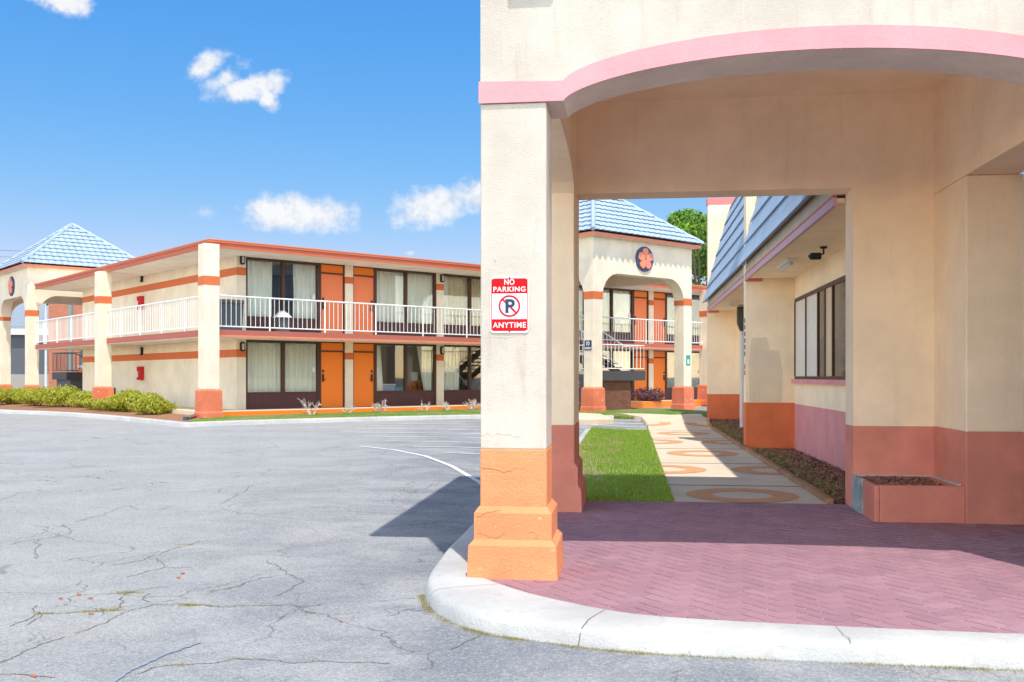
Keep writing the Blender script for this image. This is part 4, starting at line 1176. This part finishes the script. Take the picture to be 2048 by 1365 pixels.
# ------------------------------------------------------------------ plants
def leaf_cloud(mb, blobs, n, size, seed, flat=.6, shell=.55):
    r = random.Random(seed); tot = sum(b[3]*b[4]*b[5] for b in blobs)
    for b in blobs:
        k_ = int(n*b[3]*b[4]*b[5]/tot)
        for _ in range(k_):
            while True:
                d = Vector((r.gauss(0,1), r.gauss(0,1), r.gauss(0,1)))
                if d.length > .01: break
            d.normalize(); q = r.uniform(shell, 1)**.7 * r.uniform(.85, 1.08)
            p = Vector((b[0]+d.x*b[3]*q, b[1]+d.y*b[4]*q, b[2]+d.z*b[5]*q))
            nv = (d + Vector((r.gauss(0,flat), r.gauss(0,flat), r.gauss(0,flat)+.3))).normalized()
            e1 = nv.cross(Vector((r.gauss(0,1), r.gauss(0,1), r.gauss(0,1)))).normalized(); e2 = nv.cross(e1)
            s = size*r.uniform(.6, 1.3)
            vs = [mb.bm.verts.new(p + e1*s), mb.bm.verts.new(p + e2*s*.5), mb.bm.verts.new(p - e1*s), mb.bm.verts.new(p - e2*s*.5)]
            mb.bm.faces.new(vs)
BUSH = [(-12,812,62,36),(22,811,66,34),(76,815,64,36),(132,817,70,42),(170,819,56,34),(258,826,50,34),(270,827,56,42),(313,832,60,38),(203,823,50,25),(234,825,48,26)]
BL = ['rounded yellow green bush at the left edge of the photo beside the tower pillar','low yellow green bush in front of the far left tower pillar','yellow green bush just right of the left tower pillars',
      'tallest yellow green bush in front of the dark staircase','small yellow green bush just left of the dark bin','yellow green bush directly right of the dark bin','tall yellow green bush second from the corner pillar','yellow green bush nearest the motel corner pillar','low yellow green bush in front of the dark box and pillar base','small yellow green bush at the right foot of the dark box']
for i, (px, py, w_, h_) in enumerate(BUSH):
    p = hit(px, py, G); sc = p[1]/F; w_, h_ = w_*sc*1.02, h_*sc*1.15
    t = thing('bush', BL[i], 'bush', W0, p[0], p[1], p[2], 'yellow green bushes along the kerb')
    rr = random.Random(i); blobs = []
    for k_ in range(9):
        a = rr.uniform(0, 2*PI); d_ = rr.uniform(0, .62)*w_
        blobs.append((p[0]+d_*math.cos(a), p[1]+.7*d_*math.sin(a), p[2]+h_*rr.uniform(.35,.68), w_*rr.uniform(.34,.5), w_*rr.uniform(.34,.5), h_*rr.uniform(.26,.38)))
    q = MB(); leaf_cloud(q, blobs, 6000, .044, i, .7, .45); q.build('foliage', M['hedge'], t, normals=False)
    q = MB()
    for k_ in range(7):
        a = rr.uniform(0, 2*PI); q.tube([(p[0], p[1], p[2]), (p[0]+w_*.6*math.cos(a), p[1]+w_*.5*math.sin(a), p[2]+h_*.6)], .012, 4)
    q.build('stem', M['bark'], t)
def twigs(mb, p, d, L, r, depth, rnd):
    e = p + d*L; m_ = p.lerp(e, .5) + Vector((rnd.gauss(0,1), rnd.gauss(0,1), 0))*L*.08
    mb.tube([p, m_, e], r, 4, r*.6)
    if depth == 0: return
    for _ in range(rnd.choice((2, 3))):
        nd = (d + Vector((rnd.gauss(0,.55), rnd.gauss(0,.55), rnd.gauss(.05,.4)))).normalized()
        twigs(mb, e if rnd.random() < .6 else m_, nd, L*rnd.uniform(.55,.85), r*.62, depth-1, rnd)
DEAD = [(623,826,.62,4,'largest bare bleached shrub in front of the first motel window'),(697,823,.36,5,'thin bare bleached shrub in front of the pilaster between the doors'),(764,822,.50,9,'dense rounded bleached shrub in front of the second motel window'),
        (849,820,.42,4,'sparse bare bleached shrub below the open room window'),(898,819,.40,5,'small curled bleached shrub in front of the pilaster with the lamp'),(945,818,.52,8,'dense bleached shrub beside the foreground pillar')]
for i, (px, py, h_, nst, lab) in enumerate(DEAD):
    ty = 30.0
    for _ in range(40): ty += (-.38 - MF.inv((px-1024)/F*ty, ty)[1])*.8
    p = Vector(((px-1024)/F*ty, ty, G((px-1024)/F*ty, ty)+.05)); rnd = random.Random(40+i)
    q = MB()
    for k_ in range(nst):
        a = rnd.uniform(0, 2*PI); twigs(q, p + Vector((.05*math.cos(a), .05*math.sin(a), -.04)), Vector((.5*math.cos(a), .5*math.sin(a), 1)).normalized(), h_*.42, .02, 3, rnd)
    tag(q.build('dead_shrub', M['twig'], off=tuple(p)), lab, 'shrub', 'bare bleached shrubs along the motel walk')
# plum shrub by the right tower
px_, py_ = 1298, 812; p = hit(px_, py_, G); x, y = p[0]*1.03, p[1]*1.03; z = G(x, y)
t = thing('plum_shrub', 'plum coloured leafy shrub beside the tower stairs', 'shrub', W0, x, y, z)
blobs = [(x+R.uniform(-.5,.5), y+R.uniform(-.3,.3), z+R.uniform(.3,.55), .42, .4, .30) for _ in range(9)]
q = MB(); leaf_cloud(q, blobs, 3000, .045, 77, .8, .4); q.build('foliage', M['plum'], t, normals=False)
q = MB()
for k_ in range(6): q.tube([(x,y,z), (x+R.uniform(-.5,.5), y+R.uniform(-.3,.3), z+.5)], .015, 4)
q.build('stem', M['bark'], t)
# trees behind the wing
def tree(x, y, top, rad, n, label, seed):
    z0 = A(x, y); rnd = random.Random(seed); H = top - z0
    t = thing('tree', label, 'tree', W0, x, y, z0, 'green trees behind the motel')
    q = MB(); q.tube([(x,y,z0),(x+.1,y,z0+H*.3),(x,y+.1,z0+H*.55)], .28, 8, .18); 
    blobs = []
    for k_ in range(46):
        a = rnd.uniform(0, 2*PI); hh = rnd.uniform(.12, .96); rr_ = rad*math.sqrt(max(.05, 1-((hh-.5)/.56)**2))*rnd.uniform(.35, 1.0)
        c = (x+rr_*math.cos(a), y+rr_*math.sin(a), z0+H*hh); s = rad*rnd.uniform(.17, .30)
        c = (c[0], c[1], min(c[2], top-s*.75))
        blobs.append((*c, s, s, s*.75))
        if k_ < 14: q.tube([(x, y, z0+H*rnd.uniform(.25,.5)), (lerp(x,c[0],.5)+.1, lerp(y,c[1],.5), lerp(z0+H*.42,c[2],.6)), c], .09, 5, .03)
    q.build('trunk', M['bark'], t)
    q = MB(); leaf_cloud(q, blobs, n, .15, seed, .8, .3); q.build('crown', M['treeleaf'], t, normals=False)
tree((1396-1024)/F*56, 56, (754-422)/F*56, 3.9, 24000, 'green leafy tree rising behind the motel roof beside the office fin wall', 3)
tree((1338-1024)/F*64, 64, (754-431)/F*64, 2.7, 9000, 'green leafy tree half hidden by the tiled tower roof', 4)
tree((1450-1024)/F*62, 62, (754-420)/F*62, 3.6, 10000, 'green leafy tree mostly hidden behind the office fin walls', 5)

# grass blades: uncountable, one object per patch
def blades(name, region, n, h, w_, seed, m, hscale=lambda x, y: 1):
    r = random.Random(seed); verts, faces = [], []
    for _ in range(n):
        x, y = region(r); z = G(x, y)
        hh = h*r.uniform(.45, 1.2)*hscale(x, y); a = r.uniform(0, 2*PI); l = hh*r.uniform(.1, .8); b = r.uniform(0, 2*PI)
        dx, dy = math.cos(a)*w_/2, math.sin(a)*w_/2; i = len(verts)
        verts += [(x-dx, y-dy, z+EYE-.005), (x+dx, y+dy, z+EYE-.005), (x+l*math.cos(b), y+l*math.sin(b), z+EYE+hh)]
        faces.append((i, i+1, i+2))
    me = bpy.data.meshes.new(name); me.from_pydata(verts, [], faces); me.materials.append(m)
    o = bpy.data.objects.new(name, me); COL.objects.link(o); return o
def dryness(u, v):
    d = sstep(.15, -.55, u) * sstep(13.6, 15.5, v) * sstep(29, 22, v)
    d *= .55 + .45*math.sin(u*5.3+v*1.3)*math.sin(v*.9+2) + .25*math.sin(v*2.7-u*4)
    return max(0, min(1, d*1.25))
def reg_dry(r):
    while True:
        u = r.uniform(-1.14, .3); v = lerp(13.5, 28, r.random())
        if r.random() < dryness(u, v): return PF.xy(u, v)
def reg_bed(r):
    while True:
        u = r.uniform(-1.14, .56); v = 12.66 + 16.7*r.random()**1.35
        if r.random() < .92*dryness(u, v): continue
        return PF.xy(u, v)
M['straw'] = leafy('dry_straw_blade', [(.52,.42,.20), (.62,.52,.28), (.44,.38,.14), (.50,.48,.16)])
tag(blades('dry_grass', reg_dry, 14000, .035, .014, 19, M['straw']), 'dry straw coloured grass worn into the left side of the bed', 'grass', kind='stuff')
tag(blades('bed_grass', reg_bed, 80000, .052, .012, 11, M['blade']), 'bright green clover flecked grass filling the bed beside the walkway', 'grass', kind='stuff')
def reg_clover(r): return PF.xy(r.uniform(-1.1,.5), 12.7+6*r.random())
fl_ = blades('clover_flowers', reg_clover, 500, .055, .022, 12, M['clover']); tag(fl_, 'small white clover flowers dotted over the near grass', 'flowers', kind='stuff')
ZR = [(p, MF.xy(max(.05, MF.inv(*p)[0]), 0.0)) for p in Pr]
def reg_lawn(r):
    i = r.randrange(len(ZR)-1); t_ = r.random(); s_ = r.uniform(.02, .98)
    p = [lerp(ZR[i][0][k_], ZR[i+1][0][k_], t_) for k_ in (0,1)]; q_ = [lerp(ZR[i][1][k_], ZR[i+1][1][k_], t_) for k_ in (0,1)]
    return lerp(p[0], q_[0], s_), lerp(p[1], q_[1], s_)
path_polys = [[hit(a, b, G)[:2] for a, b in P] for P in ([(1080,842),(1230,843),(1200,830.5),(1150,828),(1080,829)], [(1293,850),(1283,836),(1238,828),(1300,829),(1380,833.5),(1425,835),(1425,850)])]
def inside(p, poly):
    c = False
    for i in range(len(poly)):
        a, b = poly[i], poly[i-1]
        if (a[1] > p[1]) != (b[1] > p[1]) and p[0] < (b[0]-a[0])*(p[1]-a[1])/(b[1]-a[1]) + a[0]: c = not c
    return c
def reg_lawn2(r):
    while True:
        p = reg_lawn(r)
        if not any(inside(p, q_) for q_ in path_polys): return p
tag(blades('bed_sprouts', lambda r: PF.xy(2.62+abs(r.gauss(0,.28)), lerp(13, 32, r.random())), 2600, .05, .014, 18, M['blade']), 'green sprouts among the leaf litter by the office wall', 'grass', kind='stuff')
tag(blades('lawn_grass', reg_lawn2, 26000, .05, .022, 13, M['blade']), 'short sunlit grass on the strip between motel and kerb', 'grass', kind='stuff')
def reg_kerb(r):
    while True:
        i = r.randrange(30, len(OUTs)-1); t_ = r.random(); p = OUTs[i]; q_ = OUTs[i+1]
        s = math.sin(i*1.7)+math.sin(i*.6+1)
        if r.random() < .5 + .25*s: break
    x, y = lerp(p[0], q_[0], t_), lerp(p[1], q_[1], t_)
    return PF.xy(x + r.gauss(-.02,.018), y - abs(r.gauss(.02,.02)))
def blades_at(name, reg, n, h, w_, seed, m, fun):
    global G
    g0 = G; G = fun; o = blades(name, reg, n, h, w_, seed, m); G = g0; return o
tag(blades_at('kerb_weeds', reg_kerb, 4200, .016, .006, 14, M['weed'], A), 'dry weeds growing along the foot of the white portico kerb', 'weeds', kind='stuff')
WC = [(CRACKS[2], 1400), (CRACKS[0], 400), (CRACKS[10], 260), (CRACKS[11], 160), (CRACKS[6], 500), (CRACKS[15], 200)]
segs = []
for c, n in WC:
    P = gp(*c)
    for a, b in zip(P, P[1:]): segs.append((a, b, n/len(P)))
spots = []
def reg_crack(r):
    if not spots or r.random() < .03:
        a, b, _ = segs[r.randrange(len(segs))]; t_ = r.random(); spots.append((lerp(a[0],b[0],t_), lerp(a[1],b[1],t_)))
    s = spots[-1]; return s[0]+r.gauss(0,.05), s[1]+r.gauss(0,.012)
tag(blades_at('crack_weeds', reg_crack, 900, .020, .007, 15, M['weed'], A), 'tufts of dry weeds in the asphalt cracks', 'weeds', kind='stuff')

# brick chips
CH = [(121,1199),(158,1192),(181,1199),(182,1230),(365,1149),(357,1157),(68,1355),(510,1022),(185,1127),(682,1245)]
for i, (px, py) in enumerate(CH):
    p = hit(px, py); q = MB(); rnd = random.Random(i)
    bmesh.ops.create_icosphere(q.bm, subdivisions=2, radius=.014 if i < 7 else .009)
    for v_ in q.bm.verts: v_.co = Vector((v_.co.x*1.3, v_.co.y*.9, v_.co.z*.6))*rnd.uniform(.8, 1.15) + Vector((p[0], p[1], p[2]+.008))
    tag(q.build('brick_chip', M['chip'], off=p), 'small broken orange brick chip lying on the grey asphalt', 'brick chip', 'brick chips scattered on the asphalt')

# ------------------------------------------------------------------ small things at the motel corner
p = hit(372, 850); q_ = hit(405, 836, G)
t = thing('drain_pipe', 'grey drain pipe elbow crossing the kerb at the motel corner pillar', 'pipe', W0, p[0], p[1], p[2])
q = MB(); q.tube([(q_[0], q_[1], q_[2]+.10), (lerp(p[0],q_[0],.3), lerp(p[1],q_[1],.3), p[2]+.22), (p[0], p[1], p[2]+.19)], .065, 8); q.build('pipe', M['pipe'], t)
q = MB(); q.tube([(p[0], p[1], p[2]+.23), (p[0]-.01, p[1]-.03, p[2]+.02)], .085, 10); q.build('elbow', M['bin'], t)
p = hit(213, 814, G)
t = thing('utility_box', 'dark grey plastic box with slanted lid among the yellow bushes', 'box', MF, *MF.inv(p[0], p[1]), p[2])
a, b = MF.inv(p[0], p[1])
q = MB(); q.box(a-.38, a+.38, b-.3, b+.3, p[2]-.05, p[2]+.66, .02); q.build('body', M['bin'], t)
q = MB(); q.prism([(b-.33, p[2]+.67), (b+.33, p[2]+.67), (b+.33, p[2]+.86), (b-.33, p[2]+.79)], 'x', a-.41, a+.41); q.build('lid', M['dark'], t)

# ------------------------------------------------------------------ background on the left
BF = Frame((40-1024)/F*78, 78, 14)
t = thing('grey_building', 'grey building with a slate roof seen behind the far left tower pillars', 'building', BF, 0, 0, -1.4)
q = MB(); q.box(-30, 3.5, 0, 10, -1.4, .2); q.build('lower_wall', M['greywall'], t)
q = MB(); q.box(-30, 3.5, .02, 10, .2, 3.35); q.build('upper_wall', M['greydark'], t)
q = MB(); q.box(-30.3, 3.8, -.5, 10.3, 3.35, 3.95); q.build('eave_fascia', M['whiteblind'], t)
q = MB(); q.prism([(-.6, 3.96), (10.4, 3.96), (5, 7.4)], 'x', -30.4, 3.9); q.build('roof', M['greyroof'], t)
BF2 = Frame((97-1024)/F*66, 66, 18)
t = thing('brick_building', 'orange brick building with a small window seen past the motel end wall', 'building', BF2, 0, 0, -1.4)
q = MB(); q.box(0, 16, 0, 9, -1.4, 6.2); w_ = q.build('wall', M['brickor'], t)
q = MB(); q.box(1.95, 2.7, -.03, -.001, .75, 2.2); f = q.build('window', M['greydark'], t)
q = MB(); q.box(2.05, 2.6, -.04, -.031, 1.3, 2.0); q.build('pane', M['black'], f)
q = MB(); q.box(1.8, 2.85, -.06, -.031, .62, .78); q.build('sill', M['greywall'], f)
x, y = (141-1024)/F*57, 57
t = thing('utility_pole', 'weathered grey green utility pole standing behind the motel stairs', 'pole', W0, x, y, A(x,y))
q = MB(); q.tube([(x,y,A(x,y)),(x,y,7.4)], .16, 10, .13); q.build('pole', M['polewood'], t)
x, y = (92-1024)/F*60, 60
t = thing('street_lamp', 'pale street lamp with a short arm seen above the left balcony railing', 'street lamp', W0, x, y, A(x,y))
q = MB(); q.tube([(x,y,A(x,y)),(x,y,4.5)], .09, 8, .06); q.build('post', M['downpipe'], t)
q = MB(); q.tube([(x,y,4.4),(x+.5,y-.2,4.65)], .05, 6); q.box(x+.35, x+.8, y-.3, y-.1, 4.6, 4.72); q.build('lamp_head', M['dark'], t)
q = MB()
def wire(p0, p1, sag):
    P = [Vector(p0).lerp(Vector(p1), k_/16) - Vector((0,0,sag*math.sin(PI*k_/16))) for k_ in range(17)]; q.tube(P, .012, 4)
xx = (141-1024)/F*57
for dz in (0, .4): wire(((-260-1024)/F*70, 70, 9.7+dz), (xx, 57, 6.9+dz), .3)
tag(q.build('power_lines', M['wire']), 'thin power lines crossing the sky above the left tower', 'wires')

# ------------------------------------------------------------------ sky, sun, camera
SUN_EL, SUNV = 64.3, (-.25, 1.0)
el = math.radians(SUN_EL); L = math.hypot(*SUNV)
dirv = Vector((SUNV[0]/L*math.cos(el), SUNV[1]/L*math.cos(el), -math.sin(el)))
sun = bpy.data.lights.new('sun', 'SUN'); sun.energy = 2.3; sun.angle = math.radians(.5); sun.color = (1, .955, .885)
so = bpy.data.objects.new('sun', sun); COL.objects.link(so); so.location = (4, -10, 20)
so.rotation_euler = dirv.to_track_quat('-Z', 'Y').to_euler()

wd = bpy.data.worlds.new('World'); scene.world = wd; wd.use_nodes = True
nt = wd.node_tree; nt.nodes.clear()
out = N(nt, 'OutputWorld'); bg = N(nt, 'Background'); nt.links.new(bg.outputs[0], out.inputs[0])
sky = N(nt, 'TexSky'); sky.sky_type = 'NISHITA'; sky.sun_disc = False; sky.sun_elevation = el
sky.sun_rotation = math.atan2(-dirv.x, -dirv.y); sky.air_density = 1.0; sky.dust_density = 0; sky.ozone_density = 3.0; sky.altitude = 3000
sky2 = N(nt, 'TexSky'); sky2.sky_type = 'NISHITA'; sky2.sun_disc = False; sky2.sun_elevation = el; sky2.sun_rotation = sky.sun_rotation; sky2.air_density = 1.0; sky2.dust_density = .1; sky2.ozone_density = 1.0
EXPO, STR = .97, .14
KK = 1/(STR*2**EXPO)
# deep blue film response of the northern sky in front of the camera; sky behind it boosted and warmed to lift shaded walls
sc3 = N(nt, 'SeparateColor'); nt.links.new(sky.outputs[0], sc3.inputs[0])
def film(o_, k): return math_(nt, 'MULTIPLY', math_(nt, 'SUBTRACT', 1.0, math_(nt, 'EXPONENT', math_(nt, 'MULTIPLY', o_, -k*.1))), KK)
rr_ = math_(nt, 'MULTIPLY', math_(nt, 'POWER', math_(nt, 'MULTIPLY', sc3.outputs[0], .1), 1.62), 4.3*KK)
cc3 = N(nt, 'CombineColor'); nt.links.new(math_(nt, 'MINIMUM', rr_, KK), cc3.inputs[0]); nt.links.new(film(sc3.outputs[1], 2.65), cc3.inputs[1]); nt.links.new(film(sc3.outputs[2], 6.0), cc3.inputs[2])
tc = N(nt, 'TexCoord'); sep = N(nt, 'SeparateXYZ'); nt.links.new(tc.outputs['Generated'], sep.inputs[0])
yy = math_(nt, 'MAXIMUM', sep.outputs[1], .02)
qx = math_(nt, 'DIVIDE', sep.outputs[0], yy); qz = math_(nt, 'DIVIDE', sep.outputs[2], yy)
cmb = N(nt, 'CombineXYZ'); nt.links.new(qx, cmb.inputs[0]); nt.links.new(qz, cmb.inputs[1])
n1 = noise(nt, cmb.outputs[0], 26, 9, .62); n2 = noise(nt, cmb.outputs[0], 9, 4, .5)
# clouds: centre, radii (tangent units), tilt, density
CL = [(416,128,52,24,28,1.0),(500,176,86,26,12,1.05),(536,196,30,24,-60,.75),(606,430,112,34,-3,1.1),(868,412,110,38,14,1.15),(960,396,60,34,10,1.1),(118,2,66,26,-14,.95),(818,506,26,12,0,.45),(1290,330,150,24,3,.4),(455,158,120,60,35,.42),(560,440,170,40,-4,.5),(840,425,140,50,10,.5)]
cmb2 = N(nt, 'CombineXYZ'); nt.links.new(math_(nt, 'ADD', qx, .004), cmb2.inputs[0]); nt.links.new(math_(nt, 'ADD', qz, .011), cmb2.inputs[1])
n1b = noise(nt, cmb2.outputs[0], 26, 9, .62)
acc = None
for px, py, rx, ry, tilt, dn in CL:
    cx, cz = (px-1024)/F, (754-py)/F; a = math.radians(tilt)
    dx = math_(nt, 'SUBTRACT', qx, cx); dz = math_(nt, 'SUBTRACT', qz, cz)
    ex = math_(nt, 'DIVIDE', math_(nt, 'ADD', math_(nt, 'MULTIPLY', dx, math.cos(a)), math_(nt, 'MULTIPLY', dz, math.sin(a))), rx/F)
    ez = math_(nt, 'DIVIDE', math_(nt, 'SUBTRACT', math_(nt, 'MULTIPLY', dz, math.cos(a)), math_(nt, 'MULTIPLY', dx, math.sin(a))), ry/F)
    dd = math_(nt, 'SQRT', math_(nt, 'ADD', math_(nt, 'MULTIPLY', ex, ex), math_(nt, 'MULTIPLY', ez, ez)))
    v_ = math_(nt, 'SUBTRACT', dn, dd)
    acc = v_ if acc is None else math_(nt, 'MAXIMUM', acc, v_)
nz = math_(nt, 'ADD', math_(nt, 'MULTIPLY', math_(nt, 'SUBTRACT', n1, .5), 2.6), math_(nt, 'MULTIPLY', math_(nt, 'SUBTRACT', n2, .5), .9))
dens = ramp(nt, math_(nt, 'ADD', acc, nz), -.20, .70)
inside_m = ramp(nt, acc, -.7, -.2)
fac = math_(nt, 'MULTIPLY', math_(nt, 'MULTIPLY', dens, inside_m), math_(nt, 'GREATER_THAN', sep.outputs[1], .03))
CLOUD = 3.5
cc = mixc(nt, ramp(nt, math_(nt, 'SUBTRACT', n1, n1b), -.10, .06), (CLOUD*.82, CLOUD*.87, CLOUD*.96), (CLOUD*1.02, CLOUD*1.02, CLOUD*1.03))  # cloud shading painted into the colour, darker where cloud thickens above
base = mixc(nt, ramp(nt, sep.outputs[1], .50, -.25), cc3.outputs[0], mixc(nt, 1.0, sky2.outputs[0], (2.5, 2.02, 1.6), 'MULTIPLY'))
zen = ramp(nt, sep.outputs[2], .50, .88)
zd = N(nt, 'CombineColor'); zz = math_(nt, 'SUBTRACT', 1.0, math_(nt, 'MULTIPLY', zen, .6))
for k_ in range(3): nt.links.new(zz, zd.inputs[k_])
base = mixc(nt, 1.0, base, zd.outputs[0], 'MULTIPLY')
colr = mixc(nt, math_(nt, 'MULTIPLY', fac, .95), base, cc)
nt.links.new(colr, bg.inputs[0]); bg.inputs[1].default_value = STR

cam = bpy.data.cameras.new('camera'); cam.lens = F/2048*36; cam.sensor_width = 36; cam.shift_y = 71.5/2048
cam.clip_start = .1; cam.clip_end = 3000
co = bpy.data.objects.new('camera', cam); COL.objects.link(co); co.location = (0, 0, EYE); co.rotation_euler = (PI/2, 0, 0)
scene.camera = co
vs_ = scene.view_settings; vs_.view_transform = 'Standard'; vs_.look = 'None'; vs_.exposure = EXPO; vs_.gamma = 1

scene.cycles.diffuse_bounces = 10; scene.cycles.max_bounces = 16
